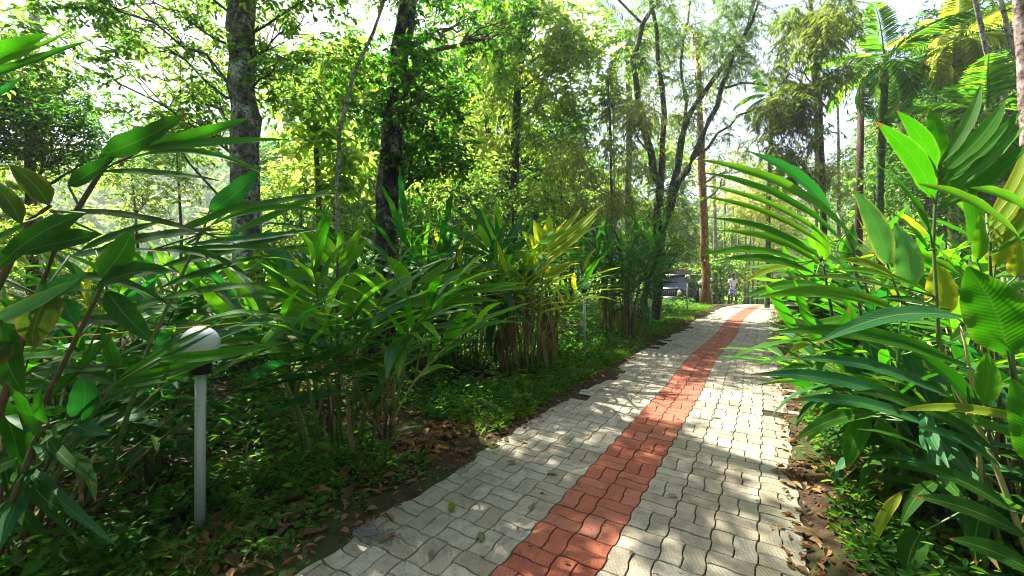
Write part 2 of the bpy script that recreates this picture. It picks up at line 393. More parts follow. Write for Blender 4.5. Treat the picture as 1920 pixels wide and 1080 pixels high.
# ------------------------------------------------------------------ paved path
S = 0.225; LAT0 = -1.15; A = 0.027
PROF = [(0, 0), (.10, A), (.40, A), (.60, -A), (.90, -A), (1, 0)]
def paver_poly(kind):
    """half-square paver outline inside the unit square; kind 0/1 = lower/upper (lying), 2/3 = left/right (standing)"""
    def prof(a, b, lo=0.0, hi=1.0):
        pts = [(t, o) for t, o in PROF if lo - 1e-6 <= t <= hi + 1e-6]
        if hi < 1: pts.append((hi, 0.0))
        if lo > 0: pts.insert(0, (lo, 0.0))
        return pts
    hor = lambda y, lo=0, hi=1: [(t, y + o) for t, o in prof(0, 0, lo, hi)]
    ver = lambda x, lo=0, hi=1: [(x + o, t) for t, o in prof(0, 0, lo, hi)]
    if kind == 0: P = hor(0) + ver(1, 0, .5)[1:] + hor(.5)[::-1][1:] + ver(0, 0, .5)[::-1][1:-1]
    elif kind == 1: P = hor(.5) + ver(1, .5, 1)[1:] + hor(1)[::-1][1:] + ver(0, .5, 1)[::-1][1:-1]
    elif kind == 2: P = hor(0, 0, .5) + ver(.5)[1:] + hor(1, 0, .5)[::-1][1:] + ver(0)[::-1][1:-1]
    else: P = hor(0, .5, 1) + ver(1)[1:] + hor(1, .5, 1)[::-1][1:] + ver(.5)[::-1][1:-1]
    return np.array(P) * S
def inset(P, d):
    n = len(P); out = []
    for i in range(n):
        a, b, c = P[i - 1], P[i], P[(i + 1) % n]
        e1 = (b - a) / (np.linalg.norm(b - a) + 1e-9); e2 = (c - b) / (np.linalg.norm(c - b) + 1e-9)
        n1 = np.array([-e1[1], e1[0]]); n2 = np.array([-e2[1], e2[0]]); m = n1 + n2; m /= max(.35, m @ m / 1.0) ** .5 * 1.0
        m = (n1 + n2) / max(.6, 1 + n1 @ n2); out.append(b + m * d)
    return np.array(out)
TEMPL = {}
for k in range(4):
    P = paver_poly(k); c = P.mean(0); P = P - c; n = len(P)
    t0, t1 = inset(P, .0058), inset(P, .0032)
    V = np.vstack([np.column_stack([t0, np.zeros(n)]), np.column_stack([t1, np.full(n, -.004)]), np.column_stack([t1, np.full(n, -.03)])])
    Fs = [tuple(range(n))] + [(r * n + (j + 1) % n, r * n + j, (r + 1) * n + j, (r + 1) * n + (j + 1) % n) for r in range(2) for j in range(n)]
    TEMPL[k] = (V, Fs, c)
def bend(s): return .0045 * np.clip(np.asarray(s) - 13, 0, None) ** 2 - .05 * np.sin(np.clip(np.asarray(s) - 6, 0, 8) * .78)
def path_xyz(lat, s):
    lat2 = lat + float(bend(s)); x = lat2 * PV[0] + s * PU[0]; y = lat2 * PV[1] + s * PU[1]
    return x, y, hz(x, y) + .012
path = thing('path', None, None); tag(path, kind='structure')
def build_path():
    ss = np.arange(-4, 34, .3); V = []
    for s in ss:
        for l in (-2.45, -1.2, .48):
            x, y, z = path_xyz(l, s); V.append((x, y, z - .017))
    Fq = np.array([(i * 3 + j, i * 3 + j + 1, i * 3 + 4 + j, i * 3 + 3 + j) for i in range(len(ss) - 1) for j in range(2)])
    link('joint_sand', mesh('joint_sand', V, Fq, BED), path)
    rg = np.random.default_rng(11); items = []
    for r in range(-16, 150):
        for k in range(-5, 7):
            if k == -5 and (r * S > 2.4 or rg.random() < .35): continue
            if k == -4 and rg.random() < .12 and r * S > 2.2: continue
            if k == 6 and rg.random() < .72: continue
            if k == 5 and rg.random() < .03: continue
            lying = (r + k) % 2 == 0
            mat = 1 if k in (0, 1) else (2 if k >= 5 else 0)
            for kind in ((0, 1) if lying else (2, 3)):
                if k == 6 and rg.random() < .4: continue
                c = TEMPL[kind][2]; lat = LAT0 + k * S + c[0]; s = r * S + c[1]
                x, y, z = path_xyz(lat, s)
                pxx = 960 + F * x / max(y, .01); d = math.hypot(x, y); py = 515 + F * 1.49 / max(y, .01)
                vis = y > 1.9 and 380 < pxx < 1990 and py < 1130
                tilt = rg.normal(0, .010, 2); dz = rg.normal(0, .0012)
                items.append((0 if vis else 1, d, kind, mat, x, y, z + dz - .004, lat, s, tilt))
    items.sort(key=lambda t: (t[0], t[1]))
    mats = [P_GREY, P_RED, P_YEL]; cache = {}
    for it in items[:300]:
        _, d, kind, mat, x, y, z, lat, s, tl = it
        if (kind, mat) not in cache: cache[kind, mat] = mesh('paver', TEMPL[kind][0], TEMPL[kind][1], mats[mat], smooth_=False)
        o = link('paver', cache[kind, mat], path, (x, y, z)); o.rotation_euler = (tl[0] * .6, tl[1] * .6, -TH + rg.normal(0, .004))
    Vs, Fs, mi, n0 = [], [], [], 0
    for it in items[300:]:
        _, d, kind, mat, x, y, z, lat, s, tl = it
        db = float(bend(s + .1) - bend(s - .1)) / .2
        an = -TH - math.atan(db); ca, sa = math.cos(an), math.sin(an)
        T, TF, _c = TEMPL[kind]; nn = len(T) // 3
        X = T[:, 0] * ca - T[:, 1] * sa + x; Y = T[:, 0] * sa + T[:, 1] * ca + y; Z = T[:, 2] + z + T[:, 0] * tl[0] * .6 + T[:, 1] * tl[1] * .6
        cut = 2 * nn
        Vs.append(np.column_stack([X, Y, Z])[:cut]); ff = [f for f in TF if max(f) < cut]
        Fs += [tuple(i + n0 for i in f) for f in ff]; mi += [mat] * len(ff); n0 += cut
    o = link('pavers_far', mesh('pavers_far', np.vstack(Vs), Fs, mats, smooth_=False, mi=mi), path); o['kind'] = 'stuff'
build_path()
def verge_z(x, y):
    """height of the soil verges (or -inf over the open paving)"""
    x = np.asarray(x, float); y = np.asarray(y, float); S_ = x * PU[0] + y * PU[1]; L_ = x * PV[0] + y * PV[1]; out = np.full(x.shape, -9.0)
    Lg = L_ - bend(S_)
    nz = np.sin(S_ * 3.1 + 2 * np.sin(S_ * 1.3)) * .06 + np.sin(S_ * 6.1 + Lg * 3) * .03 + np.sin(S_ * 1.1 + 1) * .07
    for edge, sgn in ((-2.02, 1), (.27, -1)):
        d = (edge + nz - Lg) * sgn; z = height(x, y) + .008 + np.clip(d * .22, -.05, .035); z = np.where(d > 1.2, z - (d - 1.2) * .12, z)
        out = np.where(d > -.1, np.maximum(out, z), out)
    return out
def surf(x, y): return np.maximum(height(x, y) - .02, verge_z(x, y))
def verge(name, l0, l1, edge, sgn):
    nl, ss = int((l1 - l0) / .035), np.arange(-2, 26, .045); ll = np.linspace(l0, l1, nl)
    Lg, Sg = np.meshgrid(ll, ss); L2 = Lg + bend(Sg); x = L2 * PV[0] + Sg * PU[0]; y = L2 * PV[1] + Sg * PU[1]
    nz = np.sin(Sg * 3.1 + 2 * np.sin(Sg * 1.3)) * .06 + np.sin(Sg * 6.1 + Lg * 3) * .03 + np.sin(Sg * 1.1 + 1) * .07
    rough = .008 * np.sin(x * 17 + 1) * np.cos(y * 13) + .006 * np.sin(x * 29 - y * 23)
    d = (edge + nz - Lg) * sgn
    z = height(x, y) + .008 + np.clip(d * .22, -.05, .035) + rough
    z = np.where(d > 1.2, z - (d - 1.2) * .12, z)
    V = np.column_stack([x.ravel(), y.ravel(), z.ravel()]); n = len(ll)
    i = (np.arange(len(ss) - 1)[:, None] * n + np.arange(n - 1)[None]).ravel(); Fq = np.column_stack([i, i + 1, i + n + 1, i + n])
    tag(link(name, mesh(name, V, Fq, SOIL)), kind='structure')
verge('verge', -3.9, -1.8, -2.02, 1); verge('verge', .05, 2.2, .27, -1)

# ------------------------------------------------------------------ trees
def bez(a, b, c, n=7):
    return [a * (1 - t) ** 2 + b * 2 * t * (1 - t) + c * t * t for t in [i / (n - 1) for i in range(n)]]
def wiggle(pts, amp, rg):
    return [p + Vector(rg.normal(0, amp, 3)) if 0 < i < len(pts) - 1 else p for i, p in enumerate(pts)]
def clump_leaves(rg, c, r, ntw, nl, L, W, out, twigs, hang=0.3, flat=.6, lw=.3):
    c = np.array(c)
    for _ in range(ntw):
        d = unit(rg, 1)[0]; d[2] = d[2] * flat - hang * .5; d /= np.linalg.norm(d)
        ln = r * rg.uniform(.6, 1.15); st = c + unit(rg, 1)[0] * r * .12
        tt = np.sort(rg.uniform(.15, 1.0, nl)); sag = np.array([0, 0, -hang * ln * .5])
        P = st + d * ln * tt[:, None] + sag * (tt[:, None] ** 2)
        twigs.append([Vector(st), Vector(st + d * ln * .5 + sag * .25), Vector(st + d * ln + sag)])
        side = np.cross(d, [0, 0, 1.]); side /= np.linalg.norm(side) + 1e-6
        sg = np.where(np.arange(nl) % 2 == 0, 1, -1)[:, None]
        D = d * .55 + side * sg * .8 + rg.normal(0, lw, (nl, 3)); D[:, 2] -= hang * .8
        Nn = np.array([0, 0, 1.]) + rg.normal(0, .45, (nl, 3))
        out.append((P, D, Nn, L * rg.uniform(.6, 1.25, nl), W * rg.uniform(.6, 1.25, nl)))
def make_leaves(out, mat, name='crown', fold=.25, droop=.15):
    P = np.vstack([o[0] for o in out]); D = np.vstack([o[1] for o in out]); Nn = np.vstack([o[2] for o in out])
    L = np.concatenate([o[3] for o in out]); W = np.concatenate([o[4] for o in out])
    V, Fq = leafset(P, D, Nn, L, W, fold, droop); return mesh(name, V, Fq, mat)
def point_on(poly, z):
    for a, b in zip(poly[:-1], poly[1:]):
        if a.z <= z <= b.z: return a.lerp(b, (z - a.z) / max(1e-5, b.z - a.z))
    return poly[-1] if z > poly[-1].z else poly[0]
def rad_at(poly, rad, z):
    for i in range(len(poly) - 1):
        if poly[i].z <= z <= poly[i + 1].z: return rad[i] + (rad[i + 1] - rad[i]) * (z - poly[i].z) / max(1e-5, poly[i + 1].z - poly[i].z)
    return rad[-1]
def tree(name, label, trunk, rad, blobs, L, W, mat, barkm, seed=0, group=None, hang=.3, flat=.6, cat='tree', ntw=7, nl=9, twigm=None, seg=10, limb_r=.35, lw=.3, rise=.45, clr=.6, local=True, twr=.004):
    """trunk: world polyline; blobs: (centre, radii, number of leaf clumps)"""
    rg = np.random.default_rng(seed); base = Vector(trunk[0])
    tr = [Vector(p) - base for p in trunk]
    # densify with small bends
    tp, trr = [], []
    for i in range(len(tr) - 1):
        for k in range(4):
            t = k / 4; p = tr[i].lerp(tr[i + 1], t); r0 = rad[i] + (rad[i + 1] - rad[i]) * t
            if i + k: p = p + Vector((rg.normal(0, r0 * .12), rg.normal(0, r0 * .12), 0))
            tp.append(p); trr.append(r0 * rg.uniform(.96, 1.05))
    tp.append(tr[-1]); trr.append(rad[-1])
    trr[0] *= 1.35
    root = thing(name, label, cat, base, 0, group)
    b = MB(); b.tube(tp, trr, max(seg, 12)); b.build('trunk', barkm, root)
    out, twigs = [], []; lb = MB(); nlimb = 0
    for (c, rd, nc) in blobs:
        c = Vector(c) - base; prim = []
        for _ in range(max(1, nc // 11)):
            d = unit(rg, 1)[0] * rg.uniform(.35, .8); cc = c + Vector((d[0] * rd[0], d[1] * rd[1], d[2] * rd[2])); hd = math.hypot(cc.x, cc.y)
            az = max(.5, min(cc.z - rise * min(hd, 5) * rg.uniform(.8, 1.5) - .2, tp[-1].z)); a = point_on(tp, az)
            mid = a.lerp(cc, .5) + Vector((rg.normal(0, .1) * hd, rg.normal(0, .1) * hd, (.10 if cc.z > az else .3) * hd))
            r0 = min(rad_at(tp, trr, az) * limb_r, .014 + (cc - a).length * .012)
            pts = wiggle(bez(a, mid, cc, 9), .03 * (cc - a).length * .6, rg); prim.append((pts, r0))
            lb.tube(pts, [r0 * (1 - i / 10) + .004 for i in range(9)], 6, cap=False); nlimb += 1
        for _ in range(nc):
            d = unit(rg, 1)[0] * rg.uniform(.2, 1.0) ** .5; cc = c + Vector((d[0] * rd[0], d[1] * rd[1], d[2] * rd[2]))
            pts, r0 = min(prim, key=lambda q: (q[0][-1] - cc).length * rg.uniform(.8, 1.2)); i = int(rg.integers(3, 9)); a = pts[i]
            r1 = max(.006, r0 * (1 - i / 10) * .6); q = wiggle(bez(a, a.lerp(cc, .5) + Vector((0, 0, .12 * (cc - a).length)), cc, 5), .05 * (cc - a).length, rg)
            lb.tube(q, [r1 * (1 - k / 5) + .002 for k in range(5)], 4, cap=False)
            clump_leaves(rg, cc, clr * rg.uniform(.7, 1.3), ntw, nl, L, W, out, twigs, hang, flat, lw)
    if nlimb:
        for t in twigs: lb.tube(t, [twr, twr * .8, twr * .4], 3, cap=False)
        lb.build('branches', twigm or TWIG, root)
    if out: link('crown', make_leaves(out, mat), root)
    return root
def copy_tree(o, loc, rz, sc, parent=None):
    c = o.copy(); C.objects.link(c); c.location = loc; c.rotation_euler.z = rz; c.scale = (sc, sc, sc)
    for ch in o.children:
        d = ch.copy(); C.objects.link(d); d.parent = c
    return c
def blob(x, y, Y, rx, ry, n, dz=1.0):
    """leafy mass seen at photo pixel x, y, at depth Y"""
    return (px(x, y, Y), (rx / F * Y, max(.5, (rx + ry) / 2 / F * Y * dz), ry / F * Y), n)
def tk(pts, Y, ground=True):
    """trunk polyline from photo pixels, bottom first, standing on the ground"""
    P = [px(p[0], p[1], p[2] if len(p) > 2 else Y) for p in pts]
    if ground: P[0].z = hz(P[0].x, P[0].y) - .05
    return P

tree('broadleaf_tree', 'tall tree with thick pale lichen-spotted trunk at left, sparse leaves against the sky', tk([(462, 660), (462, 420), (458, 220), (452, 0), (440, -250), (430, -420)], 7.2), [.25, .225, .215, .2, .17, .1],
     [blob(290, 110, 7.9, 200, 130, 84), blob(560, 90, 7.6, 120, 130, 44), blob(180, -120, 6.5, 300, 130, 40), blob(560, -160, 6.6, 260, 110, 44), blob(370, 230, 7.8, 90, 70, 9), (Vector((-4.2, 6.6, 8.6)), (2.4, 2.2, 1.3), 50)], .115, .06, G_MID, B_LICHEN, 1, hang=.35, ntw=7, nl=9, clr=.5, seg=18, twr=.0035, limb_r=.10)  # last leaf mass sits above the view, added to shade the path
tree('broadleaf_tree', 'leaning dark-barked tree with whitish flecks, left of centre behind the ginger clumps', tk([(718, 640), (724, 400), (740, 200), (765, 0), (785, -200), (800, -380)], 8.2), [.24, .215, .19, .16, .13, .07],
     [blob(800, 190, 8.2, 90, 130, 46), blob(880, 40, 10.8, 140, 70, 44), blob(700, 150, 8.6, 80, 90, 24), blob(660, -150, 8, 160, 120, 30), blob(810, 300, 8.4, 80, 60, 20), (Vector((-3.0, 6.6, 8.8)), (1.6, 1.8, 1.0), 40)], .13, .06, G_DEEP, B_DARK, 2, ntw=7, nl=9, clr=.5, seg=18)  # highest leaf mass is out of view, added to shade the near paving
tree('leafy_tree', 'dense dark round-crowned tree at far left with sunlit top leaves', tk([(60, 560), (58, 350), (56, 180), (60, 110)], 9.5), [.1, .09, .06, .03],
     [blob(100, 230, 9.5, 140, 95, 120), blob(20, 160, 9.5, 110, 70, 40)], .10, .04, G_DEEP, B_DARK, 3, ntw=7, nl=10, clr=.5)
tree('pale_tree', 'slender pale bare trunk rising against white sky at top left corner', tk([(66, 470), (66, 200), (65, 60), (64, -200)], 19), [.2, .18, .17, .12], [blob(60, -220, 19, 180, 80, 26)], .2, .1, G_MID, B_PALE, 4, clr=1.1)
tree('teak_sapling', 'young tree with very broad lime leaves between lichen trunk and dark trunk', tk([(600, 600), (598, 400), (590, 200), (585, 130)], 10.5), [.09, .07, .05, .02],
     [blob(590, 210, 10.5, 55, 90, 26), blob(650, 110, 10.8, 55, 50, 14), blob(640, 320, 10.8, 70, 50, 18)], .26, .17, G_LIME, B_MOSS, 5, hang=.5, ntw=5, nl=5, clr=.6)
tree('thin_sapling', 'thin pale bent sapling stem left of the leaning dark tree', tk([(636, 560), (632, 400), (636, 250), (662, 140), (700, 60), (735, -40)], 7.4), [.045, .035, .032, .03, .026, .015], [blob(740, -60, 7.4, 120, 60, 16)], .09, .04, G_MID, B_PALE, 6, twigm=TWIGP)
tree('bright_tree', 'tall sunlit yellow-green tree filling the top centre of the forest edge', tk([(960, 560), (965, 300), (975, 100), (985, -60)], 15), [.2, .16, .12, .06],
     [blob(980, 70, 14.5, 130, 90, 90), blob(1080, 140, 14.5, 80, 110, 50), blob(880, -60, 14.5, 150, 60, 24)], .16, .085, G_LIME, B_MOSS, 7, clr=.8, ntw=8, nl=10)
tree('feathery_tree', 'pale feathery fine-leaved tree in the middle of the forest edge', tk([(930, 560), (925, 350), (910, 200), (905, 120)], 16), [.14, .11, .08, .04],
     [blob(920, 210, 15.5, 110, 80, 46), blob(1000, 280, 15.5, 110, 70, 26)], .17, .055, G_LIME, B_PALE, 8, hang=.7, clr=.9, ntw=9, nl=13)
tree('bamboo_bush', 'straw-coloured feathery bamboo left of the forked mossy tree', tk([(1150, 560), (1147, 400), (1145, 250), (1140, 150)], 13), [.05, .045, .04, .02],
     [blob(1120, 320, 13, 90, 100, 30), blob(1180, 230, 13.2, 70, 70, 14)], .20, .034, G_FEATHER, B_MOSS, 9, hang=.8, clr=.7, ntw=9, nl=13)
# forked tree right of centre
def forked():
    Y = 14.0
    root = thing('forked_tree', 'many-stemmed mossy tree forking into leaning limbs above the parked car', 'tree', px(1228, 580, Y))
    root.location.z = hz(root.location.x, root.location.y) - .05; base = root.location.copy()
    rg = np.random.default_rng(5)
    L = [([(1228, 600), (1234, 450), (1238, 350), (1222, 290), (1198, 200), (1186, 110), (1205, 45), (1245, -20), (1270, -120)], .19, .05),
         ([(1238, 350), (1242, 270), (1241, 160), (1232, 60), (1215, -80)], .13, .05),
         ([(1236, 480), (1262, 350), (1278, 260), (1292, 215), (1330, 160), (1395, 70), (1425, -40)], .17, .05),
         ([(1237, 440), (1272, 340), (1300, 295), (1330, 225), (1352, 165), (1410, 40), (1440, -60)], .15, .05),
         ([(1300, 295), (1345, 250), (1385, 215), (1440, 195), (1480, 185)], .06, .015),
         ([(1275, 270), (1288, 190), (1276, 120), (1290, 40), (1300, -50)], .07, .03),
         ([(1345, 165), (1390, 155), (1440, 160)], .05, .03),
         ([(1205, 45), (1160, 0), (1120, -60)], .05, .03),
         ([(1222, 290), (1190, 250), (1150, 235)], .04, .02)]
    out, twigs = [], []
    for k, (pp, r0, r1) in enumerate(L):
        P = [px(x, y, Y + rg.normal(0, .12) + (k % 3 - 1) * .25) - base for x, y in pp]
        if k == 0: P[0].z = 0
        Q = []
        for a, b in zip(P[:-1], P[1:]): Q += [a, a.lerp(b, .5) + Vector(rg.normal(0, .05, 3))]
        Q.append(P[-1]); r0 *= .82; m = MB(); m.tube(Q, [r0 + (r1 - r0) * i / (len(Q) - 1) for i in range(len(Q))], 10)
        m.build('trunk' if k == 0 else 'limb', B_MOSS, root)
    tw = MB()
    for (x, y, rx, ry, n) in [(1290, 20, 150, 60, 70), (1180, 170, 70, 90, 36), (1330, 110, 90, 60, 40), (1235, 420, 70, 80, 60), (1400, 30, 60, 60, 24), (1280, 200, 60, 60, 16), (1370, 250, 50, 50, 10)]:
        c, rd, _ = blob(x, y, Y, rx, ry, n)
        for _ in range(n):
            d = unit(rg, 1)[0] * rg.uniform(.2, 1) ** .5; cc = c - base + Vector((d[0] * rd[0], d[1] * rd[1] * .8, d[2] * rd[2]))
            clump_leaves(rg, cc, .7, 7, 11, .13, .032, out, twigs, .6)
    for t in twigs: tw.tube(t, [.008, .006, .003], 3, cap=False)
    tw.build('twigs', TWIG, root); link('crown', make_leaves(out, G_MID), root)
forked()
tree('orange_barked_tree', 'straight tree with sunlit orange bark beside the parked car', tk([(1324, 565), (1321, 450), (1316, 320), (1312, 200), (1308, 60)], 20.5), [.21, .185, .17, .14, .1],
     [blob(1290, 150, 21, 110, 100, 36), blob(1380, 330, 22, 60, 60, 26)], .2, .06, G_FEATHER, B_ORANGE, 12, clr=1.1, hang=.6)
tree('olive_tree', 'tall olive-brown feathery tree hanging over the path, left of the utility pole', tk([(1550, 600), (1545, 400), (1538, 200), (1525, 60), (1512, -80)], 11.5), [.07, .06, .055, .05, .03],
     [blob(1515, 110, 11, 60, 110, 46), blob(1490, 270, 11.3, 35, 80, 18), blob(1565, 40, 11.2, 40, 70, 12), blob(1480, 190, 11.2, 40, 40, 12)], .17, .03, G_OLIVE, B_MOSS, 13, hang=.8, clr=.6, ntw=10, nl=13)
tree('slim_tree', 'slim pale stem with thin foliage rising left of the olive feathery tree', tk([(1545, 590), (1540, 400), (1530, 200), (1515, 60)], 12), [.05, .045, .04, .02], [blob(1530, 330, 12, 60, 70, 26)], .13, .02, G_FEATHER, B_PALE, 14, hang=.6, ntw=8, nl=11)
tree('pink_barked_tree', 'pinkish smooth trunk at the top right edge', tk([(1950, 700), (1942, 300), (1922, 60), (1912, -200)], 7.5), [.17, .15, .13, .1], [blob(1960, -200, 6.5, 160, 100, 30)], .1, .05, G_DEEP, B_PINK, 15)
tree('white_stemmed_tree', 'thin whitish crooked stem crossing the top right, in front of a dark tree', tk([(1925, 560), (1905, 240), (1875, 160), (1850, 95), (1828, 0), (1815, -100)], 9), [.05, .05, .045, .042, .04, .03], [blob(1840, -130, 9, 110, 60, 18)], .1, .05, G_MID, B_PALE, 16)
tree('white_stemmed_tree', 'second thin whitish stem close to the right edge, top right', tk([(1960, 560), (1915, 130), (1890, 60), (1866, -40)], 10), [.055, .05, .045, .04], [blob(1880, -120, 10, 90, 60, 12)], .1, .05, G_MID, B_PALE, 17)
tree('dark_tree', 'dark bluish dense-leaved tree behind the palms at top right', tk([(1850, 560), (1850, 200), (1845, 20)], 17), [.2, .16, .1],
     [blob(1850, 90, 17, 120, 110, 130), blob(1720, 110, 17.5, 80, 80, 60), blob(1890, 260, 17, 80, 60, 36)], .16, .08, G_BLUE, B_DARK, 18, clr=.9)

# shrubs and saplings filling the lower storey behind the ginger row
SHR = [(250, 350, 12, 120, 60, G_LIME, 'lime shrub low beneath the dense dark tree on the far left'), (330, 260, 13, 70, 50, G_MID, 'loose young tree left of the lichen-spotted trunk'),
       (560, 340, 12, 60, 60, G_LIME, 'lime shrub right of the lichen-spotted trunk'), (470, 440, 10, 70, 40, G_LIME, 'brightly lit low shrub behind the near ginger leaves'),
       (860, 330, 12, 80, 60, G_LIME, 'sunlit shrub right of the leaning dark trunk'), (960, 380, 11.5, 90, 50, G_MID, 'mid green shrub behind the tall ginger clump in the centre'),
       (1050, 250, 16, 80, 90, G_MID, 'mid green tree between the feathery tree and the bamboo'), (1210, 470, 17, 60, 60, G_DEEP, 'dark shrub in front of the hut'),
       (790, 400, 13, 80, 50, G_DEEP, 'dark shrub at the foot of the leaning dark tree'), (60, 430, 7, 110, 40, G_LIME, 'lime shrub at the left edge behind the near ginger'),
       (1640, 330, 15, 60, 90, G_MID, 'leafy young tree right of the utility pole'), (1440, 400, 19, 70, 70, G_FEATHER, 'pale feathery tree behind the right-hand ginger bed'),
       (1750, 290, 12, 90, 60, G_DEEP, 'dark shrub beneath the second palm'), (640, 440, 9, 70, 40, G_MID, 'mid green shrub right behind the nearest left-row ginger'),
       (190, 560, 8, 110, 50, G_MID, 'green undergrowth shrub in the dark left corner'), (1350, 510, 26, 50, 40, G_MID, 'small tree beside the walking person')]
for i, (x, y, Y, rx, ry, mt, lb) in enumerate(SHR):
    c = px(x, y, Y); g = hz(c.x, c.y)
    T = [Vector((c.x, c.y, g - .05)), Vector((c.x + .1, c.y, (g + c.z) / 2)), Vector((c.x, c.y, c.z))]
    lf = (.10, .05) if mt is not G_FEATHER else (.15, .025)
    k = .75 + Y / 24
    tree('shrub' if Y < 13 and y > 300 else 'young_tree', lb, T, [.05, .04, .02], [blob(x, y, Y, rx, ry, int(26 * k))], lf[0] * k, lf[1] * k, mt, B_MOSS, 40 + i, clr=.55 * k, ntw=7, nl=9, cat='shrub' if Y < 13 and y > 300 else 'tree')

# background forest: four kinds, copied
rgb = np.random.default_rng(21)
def proto(seed, mat, L, W, hgt, wid, n, hang, barkm):
    T = [Vector((0, 0, -.3)), Vector((.2, 0, hgt * .4)), Vector((-.1, .2, hgt * .75)), Vector((0, 0, hgt))]
    return tree('forest_tree', 'tall tree in the sunlit forest behind the garden', T, [.22, .18, .12, .04],
                [(Vector((0, 0, hgt * .78)), (wid, wid, hgt * .25), n), (Vector((0, 0, hgt * .42)), (wid * .8, wid * .8, hgt * .22), int(n * .6))], L, W, mat, barkm, seed, 'trees of the forest behind', hang, clr=1.1, ntw=7, nl=9)
PR = [proto(101, G_MID, .26, .13, 12, 3.0, 90, .35, B_MOSS), proto(102, G_LIME, .26, .14, 10, 2.8, 85, .4, B_PALE),
      proto(103, G_FEATHER, .30, .05, 13, 2.8, 90, .7, B_PALE), proto(104, G_DEEP, .26, .12, 12, 3.2, 95, .35, B_DARK)]
kinds = ['tall mid green tree in the forest behind the garden', 'yellow-green sunlit tree in the forest behind the garden', 'feathery pale tree in the forest behind the garden', 'dark green tree in the forest behind the garden']
for p_, l_ in zip(PR, kinds): p_['label'] = l_
FT = [  # px, Y, kind, scale
    (-200, 24, 0, .9), (60, 30, 3, .55), (170, 34, 2, .55), (330, 40, 1, .5), (545, 24, 3, .8), (640, 20, 0, 1.0), (720, 27, 1, 1.3), (800, 22, 0, 1.0), (870, 29, 0, 1.5), (950, 23, 3, 1.1), (1000, 32, 1, 1.1),
    (1070, 36, 0, 1.1), (1130, 34, 1, 1.1), (1230, 38, 0, 1.3), (1290, 36, 2, .7), (1350, 44, 0, .8), (1400, 46, 2, .7), (1460, 30, 2, .8), (1500, 42, 1, .5), (1620, 34, 2, .55),
    (1700, 30, 1, .7), (1740, 22, 3, .9), (1800, 26, 0, 1.2), (1880, 22, 1, 1.2), (1745, 31, 3, 1.5), (1600, 44, 0, 1.3), (120, 45, 0, 1.1), (20, 30, 1, .8), (1960, 20, 3, 1.2), (2050, 18, 0, 1.0), (560, 44, 2, .8), (760, 40, 3, 1.4), (1060, 44, 3, 1.6), (-40, 17, 1, .5), (430, 28, 0, .35), (250, 22, 3, .35), (1330, 60, 3, .9), (1430, 62, 0, .7), (1530, 58, 3, .9), (1640, 50, 0, .6)]
used = set()
MARKS = [(-400, 'beyond the left edge'), (-60, 'at the left edge'), (110, 'behind the dense dark tree at far left'), (290, 'in the gap between far-left tree and lichen-spotted trunk'), (440, 'behind the lichen-spotted trunk'), (560, 'behind the broad-leaved sapling'), (650, 'behind the thin bent sapling'), (740, 'behind the leaning dark trunk'), (830, 'just right of the leaning dark trunk'),
         (920, 'behind the feathery tree in the middle'), (1030, 'behind the tall sunlit tree at top centre'), (1110, 'behind the straw-coloured bamboo'), (1190, 'left of the forked mossy tree'), (1260, 'behind the forked mossy tree'), (1325, 'behind the orange-barked trunk'), (1390, 'above the walking person'), (1450, 'right of the walking person'),
         (1520, 'behind the olive feathery tree'), (1620, 'behind the utility pole'), (1700, 'right of the dark-stemmed palm'), (1790, 'behind the sunlit yellow palm'), (1880, 'behind the whitish crooked stems'), (1980, 'at the right edge'), (2400, 'beyond the right edge')]
KN = ['mid green tree', 'yellow-green sunlit tree', 'feathery pale tree', 'dark green tree']; LBL = set()
def forest_label(x, Y, k):
    m = min(MARKS, key=lambda q: abs(q[0] - x))[1]
    for pre in ('tall', 'farther', 'farthest hazy', 'small hazy'):
        l = f'{pre} {KN[k]} {m}'
        if l not in LBL: LBL.add(l); return l
    return l
for x, Y, k, sc in FT:
    X = (x - 960) / F * Y; loc = (X, Y, hz(X, Y) - .1)
    if k not in used: used.add(k); o = PR[k]; o.location = loc; o.scale = (sc,) * 3
    else: o = copy_tree(PR[k], loc, rgb.uniform(0, 6.28), sc)
    o['label'] = forest_label(x, Y, k)
# unseen trees outside the frame, added to block sky light and shade the ground
for X, Y, k, sc in [(-9.5, 3.0, 0, .75), (-6.2, -1.2, 3, .7), (-12, 9.0, 1, .7), (5.5, -3, 3, .8), (10, -1, 0, .9), (1, -9, 3, 1), (-5, -8, 0, 1), (8, -10, 1, 1), (13, 5, 3, .9), (-13, -4, 0, .9), (-2, -15, 1, 1.1), (15, -8, 0, 1.1), (-14, -12, 3, 1.1)]:
    o = copy_tree(PR[k], (X, Y, hz(X, Y)), rgb.uniform(0, 6.28), sc)
    o['label'] = f'shading {KN[k]} growing outside the view ' + ('to the left' if X < 0 and Y > -6 else 'to the right' if Y > -6 else 'behind the viewer')

